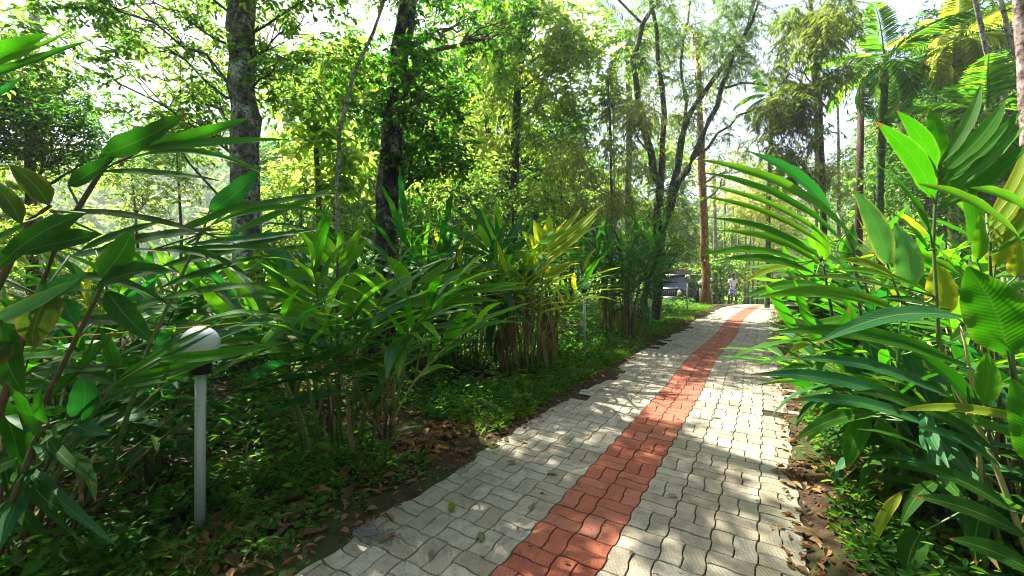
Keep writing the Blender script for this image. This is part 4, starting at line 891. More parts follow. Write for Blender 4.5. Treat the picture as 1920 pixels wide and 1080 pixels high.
HL = [
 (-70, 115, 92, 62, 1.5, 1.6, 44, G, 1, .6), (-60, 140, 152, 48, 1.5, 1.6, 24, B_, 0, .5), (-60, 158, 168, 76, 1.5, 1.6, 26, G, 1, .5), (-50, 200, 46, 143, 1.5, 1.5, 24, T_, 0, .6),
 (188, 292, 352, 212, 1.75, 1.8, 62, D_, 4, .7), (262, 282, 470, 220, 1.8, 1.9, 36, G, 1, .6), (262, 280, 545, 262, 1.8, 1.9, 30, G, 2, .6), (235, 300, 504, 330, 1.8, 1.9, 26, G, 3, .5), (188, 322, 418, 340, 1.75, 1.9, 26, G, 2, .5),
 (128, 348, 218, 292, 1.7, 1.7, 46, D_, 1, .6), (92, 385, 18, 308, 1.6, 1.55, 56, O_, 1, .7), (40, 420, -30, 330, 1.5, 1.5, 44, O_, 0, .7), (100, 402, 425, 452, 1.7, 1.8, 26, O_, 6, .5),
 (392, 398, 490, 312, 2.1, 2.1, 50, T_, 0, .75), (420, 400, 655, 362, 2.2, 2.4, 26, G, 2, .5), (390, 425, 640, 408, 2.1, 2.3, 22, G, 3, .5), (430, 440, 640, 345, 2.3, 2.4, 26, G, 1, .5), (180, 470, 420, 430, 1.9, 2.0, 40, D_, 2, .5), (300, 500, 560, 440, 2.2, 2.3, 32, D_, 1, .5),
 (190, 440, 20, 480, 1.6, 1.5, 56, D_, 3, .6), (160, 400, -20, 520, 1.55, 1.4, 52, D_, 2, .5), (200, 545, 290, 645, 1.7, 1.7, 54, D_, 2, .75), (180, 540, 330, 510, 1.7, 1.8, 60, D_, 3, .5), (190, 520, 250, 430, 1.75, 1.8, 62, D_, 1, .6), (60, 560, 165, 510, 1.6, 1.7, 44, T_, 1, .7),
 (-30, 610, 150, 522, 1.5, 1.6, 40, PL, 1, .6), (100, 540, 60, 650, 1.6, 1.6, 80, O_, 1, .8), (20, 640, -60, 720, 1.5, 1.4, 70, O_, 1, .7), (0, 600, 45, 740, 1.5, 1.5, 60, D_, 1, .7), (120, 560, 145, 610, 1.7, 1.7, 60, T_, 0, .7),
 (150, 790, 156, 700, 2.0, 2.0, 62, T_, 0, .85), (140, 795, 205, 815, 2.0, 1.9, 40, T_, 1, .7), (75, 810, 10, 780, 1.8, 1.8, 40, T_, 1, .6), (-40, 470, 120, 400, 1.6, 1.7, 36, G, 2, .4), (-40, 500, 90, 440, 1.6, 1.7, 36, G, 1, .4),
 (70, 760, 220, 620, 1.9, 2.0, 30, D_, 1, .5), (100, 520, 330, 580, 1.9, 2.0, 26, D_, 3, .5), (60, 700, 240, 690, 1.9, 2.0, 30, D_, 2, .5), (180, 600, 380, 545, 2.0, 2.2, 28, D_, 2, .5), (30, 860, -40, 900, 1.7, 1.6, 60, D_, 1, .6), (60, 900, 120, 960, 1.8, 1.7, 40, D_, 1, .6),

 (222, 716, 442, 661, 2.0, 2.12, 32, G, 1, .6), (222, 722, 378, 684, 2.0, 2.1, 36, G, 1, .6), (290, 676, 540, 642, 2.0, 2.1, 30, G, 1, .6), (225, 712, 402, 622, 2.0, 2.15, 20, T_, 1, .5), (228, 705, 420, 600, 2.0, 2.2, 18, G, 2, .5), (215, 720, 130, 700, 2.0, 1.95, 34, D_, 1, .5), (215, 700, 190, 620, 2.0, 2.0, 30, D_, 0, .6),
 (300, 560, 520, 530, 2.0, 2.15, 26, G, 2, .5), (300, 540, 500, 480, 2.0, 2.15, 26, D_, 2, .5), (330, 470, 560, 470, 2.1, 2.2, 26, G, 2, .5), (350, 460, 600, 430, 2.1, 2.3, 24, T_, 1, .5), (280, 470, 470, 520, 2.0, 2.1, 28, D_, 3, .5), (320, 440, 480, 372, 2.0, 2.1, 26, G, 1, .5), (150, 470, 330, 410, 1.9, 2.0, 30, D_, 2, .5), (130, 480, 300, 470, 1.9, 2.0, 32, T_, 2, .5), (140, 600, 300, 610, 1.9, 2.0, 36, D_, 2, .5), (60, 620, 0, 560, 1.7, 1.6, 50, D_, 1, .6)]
CL = [([(60, 1000, 2.1), (130, 840, 2.05), (215, 720, 2.0), (300, 672, 2.0)], .010, CANE), ([(-40, 900, 1.75), (40, 640, 1.65), (110, 450, 1.65), (190, 320, 1.75), (262, 282, 1.8)], .013, CANEB), ([(-60, 700, 1.5), (0, 530, 1.5), (60, 410, 1.6), (95, 385, 1.6)], .012, CANEB), ([(-80, 800, 1.5), (-90, 400, 1.5), (-60, 150, 1.5)], .013, CANE),
      ([(60, 950, 1.95), (60, 800, 1.9), (150, 620, 1.8), (200, 520, 1.75)], .012, CANEB), ([(200, 900, 2.3), (280, 650, 2.2), (380, 430, 2.15)], .012, CANE), ([(0, 1000, 1.7), (75, 800, 1.85), (150, 780, 2.0)], .012, CANEB)]
hero('near shaded ginger clump at the left edge, long leaves arching over the scene', LROW, 10, 1.8, CL, HL, 73)
HB = [(545, 640, 292, 678, 2.9, 2.3, 26, G, 1, .6), (480, 655, 225, 712, 2.8, 2.2, 30, G, 2, .6), (440, 612, 232, 700, 2.8, 2.2, 22, T_, 2, .5), (470, 590, 300, 640, 2.9, 2.4, 20, B_, 2, .5), (520, 600, 400, 640, 2.8, 2.5, 26, T_, 1, .6), (560, 600, 480, 660, 2.9, 2.7, 30, PL, 1, .7), (600, 570, 430, 560, 3.0, 2.8, 26, G, 2, .5)]
hero('low ginger shoot whose leaves cross in front of the nearest lamp globe', LROW, 560, 3.1, [([(600, 830, 3.2), (570, 680, 3.0), (520, 610, 2.85), (470, 590, 2.8)], .012, CANE)], HB, 74)
ginger('ginger clump just behind the nearest lamp post, long leaves fanning to both sides', -3.9, 4.4, 14, 1.7, .66, [L_GREEN, L_TEAL, L_BRIGHT], 76, .3, (.4, 1.0), 6, 13, .12, group=LROW, t0=.55, droop=.25)
HB2 = [(630, 492, 560, 430, 3.4, 3.4, 22, B_, 1, .6), (632, 488, 592, 432, 3.4, 3.4, 20, B_, 0, .6), (635, 495, 678, 424, 3.4, 3.4, 22, B_, 1, .6), (637, 505, 690, 448, 3.4, 3.4, 24, B_, 0, .6), (628, 505, 552, 462, 3.4, 3.3, 24, B_, 1, .6), (628, 535, 515, 512, 3.4, 3.3, 26, B_, 2, .6),  # brighter leaf colour stands in for sun that misses these fans
 (630, 565, 525, 545, 3.4, 3.3, 28, B_, 1, .6), (630, 590, 530, 590, 3.4, 3.3, 28, B_, 2, .6), (635, 545, 708, 492, 3.4, 3.3, 26, B_, 1, .6), (636, 565, 735, 520, 3.4, 3.3, 28, B_, 2, .6), (636, 590, 745, 560, 3.4, 3.3, 28, B_, 2, .6), (634, 615, 720, 600, 3.4, 3.3, 28, D_, 1, .6), (630, 620, 560, 640, 3.4, 3.3, 30, D_, 2, .6), (632, 480, 640, 425, 3.4, 3.45, 16, B_, 0, .6),
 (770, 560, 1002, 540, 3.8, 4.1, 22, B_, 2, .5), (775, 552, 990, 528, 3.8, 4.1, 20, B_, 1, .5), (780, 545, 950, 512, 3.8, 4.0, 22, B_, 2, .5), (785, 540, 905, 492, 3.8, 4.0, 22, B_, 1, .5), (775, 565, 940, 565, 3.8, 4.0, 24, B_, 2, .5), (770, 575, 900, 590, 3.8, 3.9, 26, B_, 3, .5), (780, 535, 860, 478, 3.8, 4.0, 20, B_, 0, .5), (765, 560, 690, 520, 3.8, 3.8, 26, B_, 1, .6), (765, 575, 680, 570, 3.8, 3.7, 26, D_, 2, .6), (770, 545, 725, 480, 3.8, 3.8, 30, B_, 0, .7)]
HB2 = [t[:6] + (t[6] * 1.2,) + t[7:] for t in HB2]
hero('ginger shoots with clean upright fans standing in front of the big green clump', LROW, 680, 3.55, [([(640, 830, 3.5), (634, 680, 3.45), (632, 560, 3.4), (632, 482, 3.4)], .012, CANEB), ([(730, 820, 3.7), (760, 680, 3.75), (768, 580, 3.8), (782, 538, 3.8)], .012, CANE)], HB2, 77)
HC = [(1022, 470, 1128, 384, 6.4, 6.6, 13, L_SUNNY, 1, .5), (1022, 478, 1122, 396, 6.4, 6.6, 13, L_SUNNY, 1, .5), (1020, 488, 1118, 410, 6.4, 6.5, 14, L_SUNNY, 1, .5), (1020, 498, 1105, 430, 6.4, 6.5, 14, L_SUNNY, 2, .5), (1022, 465, 1092, 388, 6.4, 6.6, 12, L_SUNNY, 0, .5), (1018, 470, 1030, 400, 6.4, 6.5, 16, L_SUNNY, 0, .7), (1016, 480, 1000, 412, 6.4, 6.5, 18, L_SUNNY, 1, .7),
 (1015, 490, 978, 432, 6.4, 6.4, 18, L_SUNNY, 1, .7), (1012, 505, 960, 470, 6.4, 6.3, 20, L_SUNNY, 1, .6), (1015, 520, 1075, 490, 6.4, 6.4, 18, L_SUNNY, 1, .6), (1012, 525, 955, 515, 6.4, 6.3, 20, O_, 1, .6),
 (930, 470, 850, 392, 6.5, 6.4, 14, G, 2, .5), (925, 480, 800, 420, 6.5, 6.3, 14, B_, 2, .5), (930, 460, 880, 380, 6.5, 6.5, 14, T_, 1, .6), (935, 465, 930, 385, 6.5, 6.5, 15, G, 0, .7), (938, 470, 985, 395, 6.5, 6.6, 14, T_, 1, .6), (930, 490, 830, 470, 6.5, 6.3, 16, G, 2, .5), (938, 490, 1000, 440, 6.5, 6.5, 15, G, 1, .5), (930, 505, 860, 520, 6.5, 6.3, 18, B_, 2, .5)]
HC = [t[:6] + (t[6] * 1.6,) + t[7:] for t in HC]
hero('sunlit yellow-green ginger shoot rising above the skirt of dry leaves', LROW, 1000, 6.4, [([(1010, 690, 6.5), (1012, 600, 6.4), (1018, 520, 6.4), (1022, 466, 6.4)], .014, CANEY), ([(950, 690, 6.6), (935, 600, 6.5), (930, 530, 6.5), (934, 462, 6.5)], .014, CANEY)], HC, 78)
ginger('dark arching ginger clump close by on the left, leaves low over the black soil', -2.55, 2.15, 9, 1.4, .5, [L_DARK, L_DARK, L_TEAL], 79, .22, (.4, 1.0), 5, 11, .12, group=LROW, t0=.45, canem=CANEB)
ginger('dark ginger clump in the left corner behind the near shaded clump', -3.0, 2.5, 14, 1.5, .5, [L_DARK, L_GREEN, L_TEAL], 75, .3, (.3, .9), 6, 10, .16, group=LROW)

# ------------------------------------------------------------------ garden lamps
def lamp(label, x, yb, yt, Y=None, d=.19, leanx=0.0, cap=False, hgt=None):
    if Y is None: Y = F * CAMZ / (yb - 515)
    c = px(x, 540, Y); g = hz(c.x, c.y); h = (hgt or (CAMZ - (yt - 515) / F * Y - g)); root = thing('garden_lamp', label, 'lamp', (c.x, c.y, g), 0, 'globe lamps along the left edge of the path')
    r = d / 2; hp = h - d * .95 - .05
    b = MB(); b.tube([(0, 0, -.05), (leanx * hp * .5, 0, hp * .5), (leanx * hp, 0, hp)], .027, 20); b.build('post', PIPE, root)
    b = MB(); b.lathe([(.028, hp - .04), (.052, hp - .035), (.052, hp + .035), (.062, hp + .045), (.062, hp + .06), (.03, hp + .062)], 24, (leanx * hp, 0, 0)); b.build('fitting', BLACKP, root)
    zc = hp + .05 + r * .9
    b = MB(); b.lathe([(r * math.sin(a), zc - r * math.cos(a)) for a in [i * math.pi / 18 for i in range(0, 19)]], 32, (leanx * hp, 0, 0)); b.build('globe', OPAL, root)
    if cap:
        b = MB(); b.lathe([(r * 1.35, zc), (r * 1.38, zc + .01), (r * 1.0, zc + r * .5), (r * .4, zc + r * 1.02), (0, zc + r * 1.08)], 28, (leanx * hp, 0, 0)); b.build('cap', PIPE, root)
        b = MB(); b.lathe([(r * 1.02, zc - .02), (r * 1.42, zc - .02), (r * 1.42, zc + .008), (r * 1.02, zc + .008)], 28, (leanx * hp, 0, 0)); b.build('rim', BLACKP, root)
    rg = np.random.default_rng(int(x)); b = MB(); V = []
    b.lathe([(.12, -.03), (.105, .025), (.07, .045), (.03, .05)], 12)
    b.V = [(v[0] + rg.normal(0, .008), v[1] + rg.normal(0, .008), v[2] + rg.normal(0, .004)) for v in b.V]; b.build('footing', CONC, root)
    return root
lamp('nearest globe lamp on a grey pipe post, half hidden by ginger leaves', 363, 1015, 612, d=.19, leanx=.03)
lamp('second globe lamp, white globe crossed by a narrow leaf, beside the yellowing ginger', 1096, 665, 524, d=.19)
lamp('third lamp, smaller globe under a dark flat cap', 1220, 613, 530, d=.17, cap=True)
lamp('fourth lamp, white globe in front of the parked car', 1289, 585, 515, d=.2)
lamp('farther globe lamp just left of the orange-barked trunk', 1313, 572, 527, 22.5, d=.24)
lamp('farthest globe lamp just right of the orange-barked trunk', 1332, 567, 521, 24, d=.22)
# yellow string
m = MB(); a = px(60, 637, 1.85); b = px(992, 546, 6.4)
m.tube([a.lerp(b, t / 24) - Vector((0, 0, .05 * 4 * (t / 24) * (1 - t / 24) - .0)) + Vector((0, 0, .05 * t / 24)) for t in range(25)] + [px(1060, 536, 7.3), px(1096, 533, 7.95)], .0028, 5)
tag(m.build('string', plain('yellow_string', (.55, .34, .05), .7)), 'taut yellow string running through the left row of ginger to the second lamp', 'string')

# ------------------------------------------------------------------ parked car, hut, person
def car():
    c = px(1286, 540, 25); g = hz(c.x, c.y)
    root = thing('parked_car', 'dark blue boxy off-road car parked behind the orange-barked tree', 'car', (c.x, c.y + 1.0, g), R(-38))
    paint = M('car_paint', lambda nt: N(nt).principled((.006, .012, .03), .22, None, .6)); glass = M('car_glass', lambda nt: N(nt).principled((.012, .018, .02), .06, None, .8)); tyre = plain('tyre', (.015, .015, .015), .85)
    chrome = plain('rim_metal', (.4, .4, .42), .3, .5, .8); lampm = plain('lamp_glass', (.6, .62, .62), .15)
    # body pointing to -Y (front)
    b = MB(); b.box((0, .1, .72), (1.74, 4.0, .62), .10); b.box((0, -1.35, 1.0), (1.5, 1.2, .18), .07); b.build('body', paint, root)
    b = MB(); w0, w1 = .82, .74
    V = [(-w0, -.85, 1.0), (w0, -.85, 1.0), (w0, 2.02, 1.0), (-w0, 2.02, 1.0), (-w1, -.62, 1.72), (w1, -.62, 1.72), (w1, 1.95, 1.78), (-w1, 1.95, 1.78)]
    b.add(V, [(4, 5, 6, 7), (0, 1, 5, 4), (1, 2, 6, 5), (2, 3, 7, 6), (3, 0, 4, 7)]); b.build('cabin', paint, root, smooth_=False)
    b = MB(); b.box((0, .66, 1.80), (1.55, 2.66, .07), .03); b.build('roof', paint, root)
    b = MB(); b.add([(-.72, -.85, 1.08), (.72, -.85, 1.08), (.66, -.66, 1.66), (-.66, -.66, 1.66)], [(0, 1, 2, 3)]); b.build('windscreen', glass, root)
    for s in (-1, 1):
        for y0, y1 in ((-.6, .15), (.22, 1.0), (1.07, 1.85)):
            b = MB(); b.add([(s * .825, y0, 1.12), (s * .825, y1, 1.12), (s * .762, y1, 1.64), (s * .762, y0 + (.08 if y0 < 0 else 0), 1.64)], [(0, 1, 2, 3)]); b.build('side_window', glass, root)
        b = MB(); b.lathe([(0, 0), (.12, 0), (.13, .04), (0, .05)], 16); b.V = [(v[0] + s * .6, -1.93 - v[2], v[1] + .82) for v in b.V]; b.build('headlight', lampm, root)
        b = MB(); b.box((s * .98, -.72, 1.18), (.16, .08, .2), .02); b.build('mirror', BLACKP, root)
        for y in (-1.25, 1.3):
            b = MB(); b.lathe([(.2, -.11), (.33, -.11), (.37, -.07), (.37, .07), (.33, .11), (.2, .11)], 24); b.V = [(v[2] + s * .80, v[0] + y, v[1] + .37) for v in b.V]; w = b.build('wheel', tyre, root)
            b = MB(); b.lathe([(0, .03), (.08, .06), (.19, .02), (.21, .1)], 18); b.V = [(s * v[2] + s * .80, v[0] + y, v[1] + .37) for v in b.V]; b.build('rim', chrome, w)
            b = MB(); b.box((s * .87, y, .80), (.12, .95, .10), .04); b.build('wheel_arch', BLACKP, root)
    for k in range(7):
        b = MB(); b.box((-.33 + k * .11, -1.925, .84), (.035, .04, .30), .01); b.build('grille_bar', chrome, root)
    b = MB(); b.box((0, -2.0, .5), (1.7, .16, .18), .04); b.build('bumper', BLACKP, root)
    b = MB(); b.box((0, -2.095, .5), (.5, .012, .12), .003); b.build('number_plate', lampm, root)
car()
def hut():
    c = px(1268, 540, 34); g = hz(c.x, c.y)
    root = thing('hut', 'pale walled hut with brown hipped roof behind the parked car', 'hut', (c.x, c.y, g))
    wall = plain('pale_plaster', (.5, .42, .38), .8); roof = plain('brown_roof', (.12, .07, .035), .8, grain=.3)
    b = MB(); b.box((0, 0, 1.1), (4.4, 3.2, 2.3)); b.build('wall', wall, root, smooth_=False)
    b = MB(); V = [(-2.6, -2, 2.2), (2.6, -2, 2.2), (2.6, 2, 2.2), (-2.6, 2, 2.2), (-1.1, 0, 3.1), (1.1, 0, 3.1), (-2.6, -2, 2.1), (2.6, -2, 2.1), (2.6, 2, 2.1), (-2.6, 2, 2.1)]
    b.add(V, [(0, 1, 5, 4), (1, 2, 5), (2, 3, 4, 5), (3, 0, 4), (6, 7, 1, 0), (7, 8, 2, 1), (8, 9, 3, 2), (9, 6, 0, 3), (9, 8, 7, 6)]); b.build('roof', roof, root, smooth_=False)
    b = MB(); b.box((.6, -1.61, .95), (.8, .04, 1.9)); b.build('door', roof, root)
hut()

def skinned(name, joints, edges, rads, mat, parent, sub=1):
    """one continuous surface grown round a joint skeleton"""
    me = bpy.data.meshes.new(name); me.from_pydata(joints, edges, []); o = bpy.data.objects.new(name, me); C.objects.link(o)
    sm = o.modifiers.new('skin', 'SKIN'); s = o.modifiers.new('sub', 'SUBSURF'); s.levels = sub; s.render_levels = sub
    for v, r in zip(me.skin_vertices[0].data, rads): v.radius = r if isinstance(r, tuple) else (r, r)
    me.skin_vertices[0].data[0].use_root = True
    dg = bpy.context.evaluated_depsgraph_get(); ev = o.evaluated_get(dg); nm = bpy.data.meshes.new_from_object(ev)
    bpy.data.objects.remove(o); nm.materials.clear(); nm.materials.append(mat); nm.polygons.foreach_set('use_smooth', [True] * len(nm.polygons))
    return link(name, nm, parent)
def person():
    c = px(1374, 540, 23.5); g = hz(c.x, c.y)
    root = thing('person', 'person in white shirt and blue patterned knee-length wrap walking on the path', 'person', (c.x, c.y, g), R(12))
    skin = plain('skin', (.10, .05, .03), .55, grain=.1); hair = plain('hair', (.01, .009, .008), .7)
    shirt = plain('white_shirt', (.62, .63, .68), .8, .1, grain=.06, scale=9)
    def wrapm(nt):
        n = N(nt); f = n.noise(n.obj(), 18, 2); return n.principled(n.ramp(f, [(.45, (.03, .07, .25)), (.5, (.05, .12, .4)), (.55, (.55, .6, .7))]), .85, None, .1)
    wrap = M('blue_print_cloth', wrapm)
    J = [(0, 0, .92), (0, 0, 1.10), (0, .01, 1.32), (0, .01, 1.42), (0, -.01, 1.50), (0, -.02, 1.58), (0, -.02, 1.66),
         (-.10, 0, .86), (-.11, -.10, .48), (-.11, -.06, .09), (-.11, -.20, .035), (.10, 0, .86), (.11, .12, .50), (.11, .26, .14), (.11, .20, .04),
         (-.19, .01, 1.38), (-.25, .03, 1.12), (-.26, -.08, .90), (-.26, -.12, .82), (.19, .01, 1.38), (.25, 0, 1.12), (.22, -.16, .95), (.20, -.22, .90)]
    E = [(0, 1), (1, 2), (2, 3), (3, 4), (4, 5), (5, 6), (0, 7), (7, 8), (8, 9), (9, 10), (0, 11), (11, 12), (12, 13), (13, 14), (2, 15), (15, 16), (16, 17), (17, 18), (2, 19), (19, 20), (20, 21), (21, 22)]
    Rr = [(.15, .11), (.13, .10), (.15, .11), .06, .055, (.078, .095), (.07, .085), .085, .058, .038, .032, .085, .058, .038, .032, .055, .042, .030, .036, .055, .042, .030, .036]
    skinned('body', J, E, Rr, skin, root, 2)
    skinned('shirt', [(0, 0, .90), (0, 0, 1.10), (0, .01, 1.33), (0, .01, 1.41), (-.20, .01, 1.37), (-.25, .03, 1.16), (.20, .01, 1.37), (.25, 0, 1.16)], [(0, 1), (1, 2), (2, 3), (2, 4), (4, 5), (2, 6), (6, 7)], [(.17, .13), (.155, .125), (.175, .13), .07, .07, .06, .07, .06], shirt, root, 2)
    b = MB(); b.lathe([(.13, 1.0), (.165, .96), (.19, .8), (.205, .62), (.21, .50), (.19, .50), (.18, .7)], 20); b.V = [(v[0] + .008 * math.sin(9 * math.atan2(v[1], v[0])), v[1] * .85 + (.01 if v[2] < .6 else 0), v[2]) for v in b.V]; b.build('wrap', wrap, root)
    b = MB(); b.lathe([(0, .115), (.06, .10), (.092, .05), (.094, 0), (.085, -.035)], 16); b.V = [(v[0] * .93, v[1] * 1.08 + .0, v[2] + 1.64) for v in b.V]; b.build('hair', hair, root)
    b = MB(); b.lathe([(0, .03), (.012, .02), (.016, -.01), (0, -.02)], 8); b.V = [(v[0], -.115 + v[1], v[2] + 1.60) for v in b.V]; b.build('nose', skin, root)
    for s in (-1, 1):
        b = MB(); b.lathe([(0, .03), (.014, .018), (.014, -.015), (0, -.03)], 8); b.V = [(v[0] * .6 + s * .083, v[1] * 1.3, v[2] + 1.61) for v in b.V]; b.build('ear', skin, root)
        for k in range(4):
            h0 = Vector((-.26, -.12, .82)) if s < 0 else Vector((.20, -.22, .90)); b = MB(); o_ = (k - 1.5) * .018
            b.tube([h0 + Vector((0, o_, -.01)), h0 + Vector((.006, o_, -.06 + abs(k - 1.5) * .006)), h0 + Vector((.02, o_ - .005, -.09 + abs(k - 1.5) * .008))], [.010, .009, .006], 6); b.build('finger', skin, root)
        b = MB(); b.tube([h0 + Vector((0, -.03, .01)), h0 + Vector((.01, -.055, -.02)), h0 + Vector((.015, -.055, -.045))], [.011, .010, .007], 6); b.build('thumb', skin, root)
person()

# ------------------------------------------------------------------ air
def haze():
    b = MB(); b.box((0, 140, 45), (760, 520, 130)); me = mesh('haze', b.V, b.F, [], smooth_=False); m = bpy.data.materials.new('haze'); m.use_nodes = True
    nt = m.node_tree; nt.nodes.clear(); o = nt.nodes.new('ShaderNodeOutputMaterial'); v = nt.nodes.new('ShaderNodeVolumePrincipled')
    v.inputs['Color'].default_value = (.9, .95, 1, 1); v.inputs['Density'].default_value = .0009; v.inputs['Anisotropy'].default_value = .3
    nt.links.new(v.outputs[0], o.inputs['Volume']); me.materials.append(m); tag(link('haze', me), kind='stuff')
haze()

# ------------------------------------------------------------------ ground layer
rg = np.random.default_rng(77)
def scatter(n, latr, sr, pw=1.0):
    s = sr[0] + (sr[1] - sr[0]) * rg.random(n) ** pw; l = latr[0] + (latr[1] - latr[0]) * rg.random(n)
    x = l * PV[0] + s * PU[0]; y = l * PV[1] + s * PU[1]; return x, y, l, s
def cover():
    xs, ys, big = [], [], []
    for n, lr, sr, pw, bg_ in [(5200, (-9.5, -2.55), (-3.2, 9), 1.0, 1.0), (5200, (-3.4, -2.1), (-1, 22), 1.4, .6), (4600, (.36, 1.9), (1.0, 20), 1.7, .7), (1500, (1.2, 5), (-1, 14), 1.4, 1.3), (2600, (-14, -3), (6, 26), 1.2, 1.8), (1200, (2, 14), (10, 30), 1.2, 1.8)]:
        x, y, l, s = scatter(n, lr, sr, pw)
        ns = np.sin(x * 2.1 + 1.3 * np.sin(y * 1.7)) + np.cos(y * 2.6 + x) ; k = (ns > -.9) & ((l < -2.12) | (l > .36)); k &= ~((l > -2.4) & (l < -2.1) & (rg.random(n) < .35))
        k &= (np.hypot(x + 1.77, y - 2.32) > .22) & ~((x < -1.0) & (y < 3.2) & (rg.random(n) < .2))
        xs.append(x[k]); ys.append(y[k]); big.append(np.full(k.sum(), bg_))
    x, y, bgs = np.concatenate(xs), np.concatenate(ys), np.concatenate(big); z = surf(x, y)
    P, D, Nn, L, W = [], [], [], [], []; n = len(x)
    h = rg.uniform(.04, .22, n) * bgs * np.where(rg.random(n) < .18, 2.2, 1) * (1 + .4 * np.sin(x * 1.3 + 2) * np.cos(y * 1.1))
    for lay in range(8):
        a = rg.uniform(0, 6.28, n) if lay == 0 else a0 + lay * 2.4; 
        if lay == 0: a0 = a
        zz = z + h * (.35 + .65 * lay / 7); d = np.column_stack([np.cos(a), np.sin(a), rg.uniform(-.5, .8, n)])
        P.append(np.column_stack([x + .03 * np.cos(a0 * 3) * lay / 7, y + .03 * np.sin(a0 * 3) * lay / 7, zz]) + d * [.015, .015, 0]); D.append(d); Nn.append(np.column_stack([rg.normal(0, .5, n), rg.normal(0, .5, n), np.ones(n)]))
        l = rg.uniform(.055, .115, n) * bgs * (1.1 - .06 * lay); L.append(l); W.append(l * rg.uniform(.45, .62, n))
    V, Fq = leafset(np.vstack(P), np.vstack(D), np.vstack(Nn), np.concatenate(L), np.concatenate(W), .15, .12)
    tag(link('undergrowth', mesh('undergrowth', V, Fq, G_HERB)), 'small leafy herbs covering the ground on both sides of the path', 'undergrowth', kind='stuff')
    # grass blades
    x, y, l, s = scatter(5200, (-3.3, -2.15), (0, 20), 1.5); x2, y2, l2, s2 = scatter(4200, (.4, 1.5), (1, 20), 1.5)
    x = np.concatenate([x, x2]); y = np.concatenate([y, y2]); k = np.sin(x * 1.9) + np.cos(y * 1.4 + x) > -.2; x, y = x[k], y[k]; n = len(x)
    P, D, Nn, L, W = [], [], [], [], []
    for b in range(7):
        a = rg.uniform(0, 6.28, n); d = np.column_stack([np.cos(a) * .6, np.sin(a) * .6, rg.uniform(.5, 1.3, n)])
        P.append(np.column_stack([x + rg.normal(0, .015, n), y + rg.normal(0, .015, n), surf(x, y) - .01])); D.append(d); Nn.append(np.column_stack([-np.cos(a), -np.sin(a), np.ones(n)])); l_ = rg.uniform(.05, .16, n); L.append(l_); W.append(np.full(n, .006))
    V, Fq = leafset(np.vstack(P), np.vstack(D), np.vstack(Nn), np.concatenate(L), np.concatenate(W), .2, .35)
    tag(link('grass', mesh('grass', V, Fq, G_GRASS)), 'thin grass tufts along both edges of the path', 'grass', kind='stuff')
    # litter
    X, Yy, Z, S_ = [], [], [], []
    for n, lr, sr, pw in [(4200, (-2.75, -2.0), (-1, 22), 1.4), (3600, (.1, .9), (.8, 20), 1.5), (2600, (-6, -2.4), (-3, 9), 1), (900, (.7, 2.6), (0, 10), 1.2), (260, (-2.0, .2), (1, 18), 1)]:
        x, y, l, s = scatter(n, lr, sr, pw); X.append(x); Yy.append(y); on = (l > -2.3) & (l < .45); Z.append(np.where(on, np.maximum(height(x, y) + .016, verge_z(x, y) + .012), surf(x, y) + .008 + rg.uniform(0, .02, n))); S_.append(np.where(on, .5, 1) * (1 if n > 500 else .6))
    x, y, z = map(np.concatenate, (X, Yy, Z)); ss = np.concatenate(S_); n = len(x); a = rg.uniform(0, 6.28, n)
    d = np.column_stack([np.cos(a), np.sin(a), rg.normal(.05, .15, n)]); L = rg.uniform(.04, .15, n) * ss * (1 + .5 * (rg.random(n) < .12))
    V, Fq = leafset(np.column_stack([x, y, z]), d, np.column_stack([rg.normal(0, .3, n), rg.normal(0, .3, n), np.ones(n)]), L, L * rg.uniform(.3, .6, n), .35, .1)
    tag(link('leaf_litter', mesh('leaf_litter', V, Fq, DRY)), 'brown fallen leaves strewn along the path edges', 'leaf litter', kind='stuff')
cover()

# single fallen leaves and other small things on the pavers
def fallen(label, x, y, ln, wr, rot, mat, var):
    X, Y = gp(x, y); z = hz(X, Y) + .017; o = link('fallen_leaf', leaf_data(mat, var, wr), None, (X, Y, z)); o.scale = (ln,) * 3; o.rotation_euler = (R(2), R(4), rot); tag(o, label, 'leaf', 'fallen leaves on the pavers')
L_LITT = bigleaf('fallen_leaf_tan', (.26, .17, .07), (.18, .11, .045), (.2, .1, .03), (.2, .12, .05), rough=.7, tw=.1, spec=.2)
L_OLV = bigleaf('fallen_leaf_olive', (.13, .13, .05), (.10, .09, .04), (.1, .1, .03), (.12, .09, .04), rough=.6, tw=.1, spec=.2)
fallen('round tan leaf lying on the grey pavers left of the red strip, midway', 1045, 898, .075, .62, R(70), L_LITT, 0)
fallen('olive-brown leaf on the grey pavers close to the bottom edge', 901, 1030, .085, .5, R(10), L_OLV, 1)
fallen('narrow green-brown leaf by the left edge of the red strip', 993, 970, .10, .2, R(-20), L_OLV, 0)
fallen('small cream sliver of leaf on the red strip', 1140, 970, .05, .22, R(80), L_PALE, 1)
fallen('dark curled leaf on the dirt smudge left of the red strip', 968, 876, .08, .5, R(100), L_DRY, 3)
fallen('tan leaf at the ragged left border of the pavers', 990, 838, .08, .4, R(60), L_LITT, 1)
fallen('small green leaf on the pavers at bottom centre-left', 800, 1062, .07, .3, R(-10), L_OLV, 2)
fallen('brown leaf lying on the right-hand grey pavers near the grass', 1355, 788, .12, .35, R(85), L_DRY, 1)
fallen('upright pale brown leaf on the right border beside the weeds', 1502, 925, .10, .45, R(30), L_LITT, 3)
fallen('large brown leaf on the soil to the right of the ochre pavers', 1553, 1025, .15, .5, R(55), L_DRY, 2)
fallen('small orange leaf on the right border pavers', 1470, 845, .06, .4, R(120), L_LITT, 2)
fallen('long dark leaf near the bottom left corner of the paving', 705, 1032, .12, .3, R(-40), L_DRY, 2)
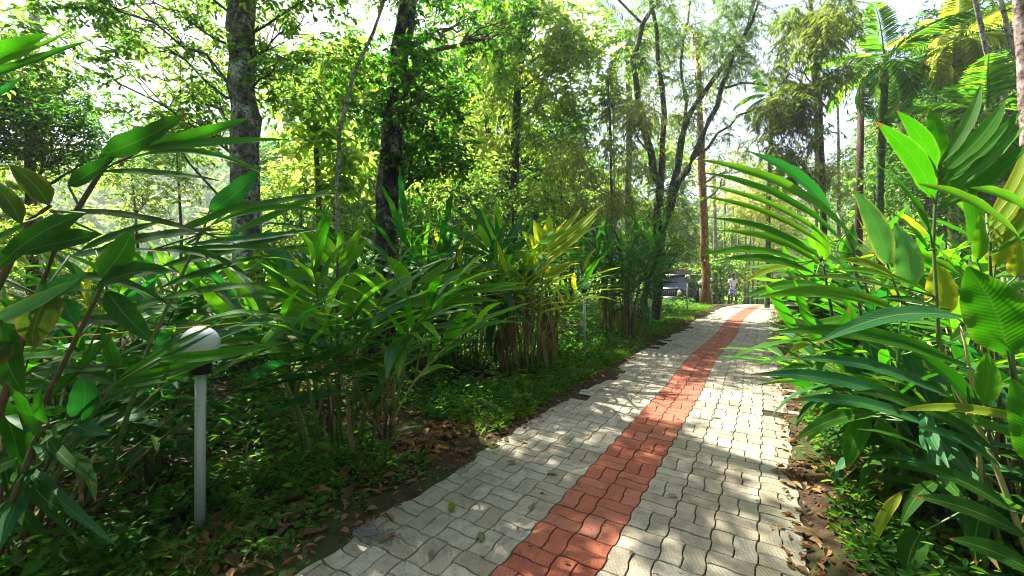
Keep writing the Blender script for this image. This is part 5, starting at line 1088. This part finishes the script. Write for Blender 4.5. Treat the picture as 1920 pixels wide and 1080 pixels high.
fallen('grey-brown flat leaf on the grey pavers right of the red strip', 1276, 942, .07, .5, R(85), L_LITT, 4)
def flower():
    X, Y = gp(845, 968); root = thing('flower_head', 'round yellow-green flower head lying on the grey pavers', 'flower', (X, Y, hz(X, Y) + .018)); rg = np.random.default_rng(9)
    b = MB(); b.lathe([(.018 * math.sin(a), .018 - .018 * math.cos(a)) for a in [i * math.pi / 8 for i in range(9)]], 12); b.build('core', plain('flower_core', (.30, .30, .03), .7), root)
    d = unit(rg, 420); P = d * .017 + [0, 0, .02]; V, Fq = leafset(P, d + rg.normal(0, .2, (420, 3)), unit(rg, 420), rg.uniform(.008, .014, 420), np.full(420, .004)); link('florets', mesh('florets', V, Fq, foliage('floret', [(.3, .3, .02), (.5, .45, .04), (.6, .55, .1)], [(.5, .5, .05)] * 3, tw=.3)), root)
flower()
def stick(label, pts, r, mat=None, name='fallen_branch'):
    P = []
    for x, y, up in pts:
        X, Y = gp(x, y); P.append(Vector((X, Y, hz(X, Y) + up)))
    Q = []; rg = np.random.default_rng(abs(int(pts[0][0] * 7 + 3)))
    for a, b in zip(P[:-1], P[1:]): Q += [a.lerp(b, t) + Vector(rg.normal(0, r * .4, 3)) for t in (0, .25, .5, .75)]
    Q.append(P[-1]); m = MB(); m.tube(Q, [r * (1 - .5 * i / (len(Q) - 1)) for i in range(len(Q))], 8); tag(m.build(name, mat or TWIG), label, 'branch')
stick('thick bare branch lying behind the foot of the nearest lamp', [(240, 1068, .02), (330, 1015, .04), (430, 950, .05)], .022, B_POST)
stick('pair of thin sticks crossing the dark bottom left corner', [(-30, 1010, .05), (40, 1055, .03), (130, 1100, .02)], .015, B_POST)
stick('fallen stick leaning low against the second lamp post', [(1060, 690, .02), (1100, 668, .12), (1130, 650, .03)], .015, TWIGP)
stick('short log lying on the soil at the foot of the yellowing ginger', [(1062, 700, .04), (1105, 706, .05)], .05, B_DARK)
def wrapper():
    X, Y = gp(322, 1070); rg = np.random.default_rng(4); n = 9; V = []
    for i in range(n):
        for j in range(5): V.append((i * .018 + rg.normal(0, .004), j * .016 + rg.normal(0, .004), .012 + abs(rg.normal(0, .014))))
    Fq = np.array([(i * 5 + j, (i + 1) * 5 + j, (i + 1) * 5 + j + 1, i * 5 + j + 1) for i in range(n - 1) for j in range(4)])
    m = M('wrapper_plastic', lambda nt: (lambda n_: n_.principled(n_.ramp(n_.noise(n_.obj(), 30, 1), [(.48, (.7, .72, .75)), (.53, (.02, .08, .45))]), .3))(N(nt)))
    tag(link('wrapper', mesh('wrapper', V, Fq, m), None, (X - .07, Y - .03, hz(X, Y) + .03)), 'crumpled blue and white plastic scrap at the bottom left', 'litter')
wrapper()
def gravel():
    X, Y = gp(705, 1018); rg = np.random.default_rng(14); n = 900; r = np.abs(rg.normal(0, .55, n)); a = rg.uniform(0, 6.28, n)
    x = X - .05 + r * np.cos(a) * .20; y = Y + r * np.sin(a) * .09 - .4 * (x - X); Vs, Fs = [], []
    o = np.array([(1, 0, 0), (-1, 0, 0), (0, 1, 0), (0, -1, 0), (0, 0, 1)]) ; f = np.array([(0, 2, 4), (2, 1, 4), (1, 3, 4), (3, 0, 4)])
    for i in range(n):
        s = rg.uniform(.003, .0065); Vs.append(o * s * rg.uniform(.7, 1.3, 3) + [x[i], y[i], hz(x[i], y[i]) + .012 + (1 - r[i]) * .012 * rg.random()]); Fs.append(f + i * 5)
    tag(link('gravel', mesh('gravel', np.vstack(Vs), np.vstack(Fs), plain('dark_grit', (.12, .11, .10), .8, grain=.5))), 'patch of dark grit spilled on the lower left pavers', 'gravel', kind='stuff')
gravel()
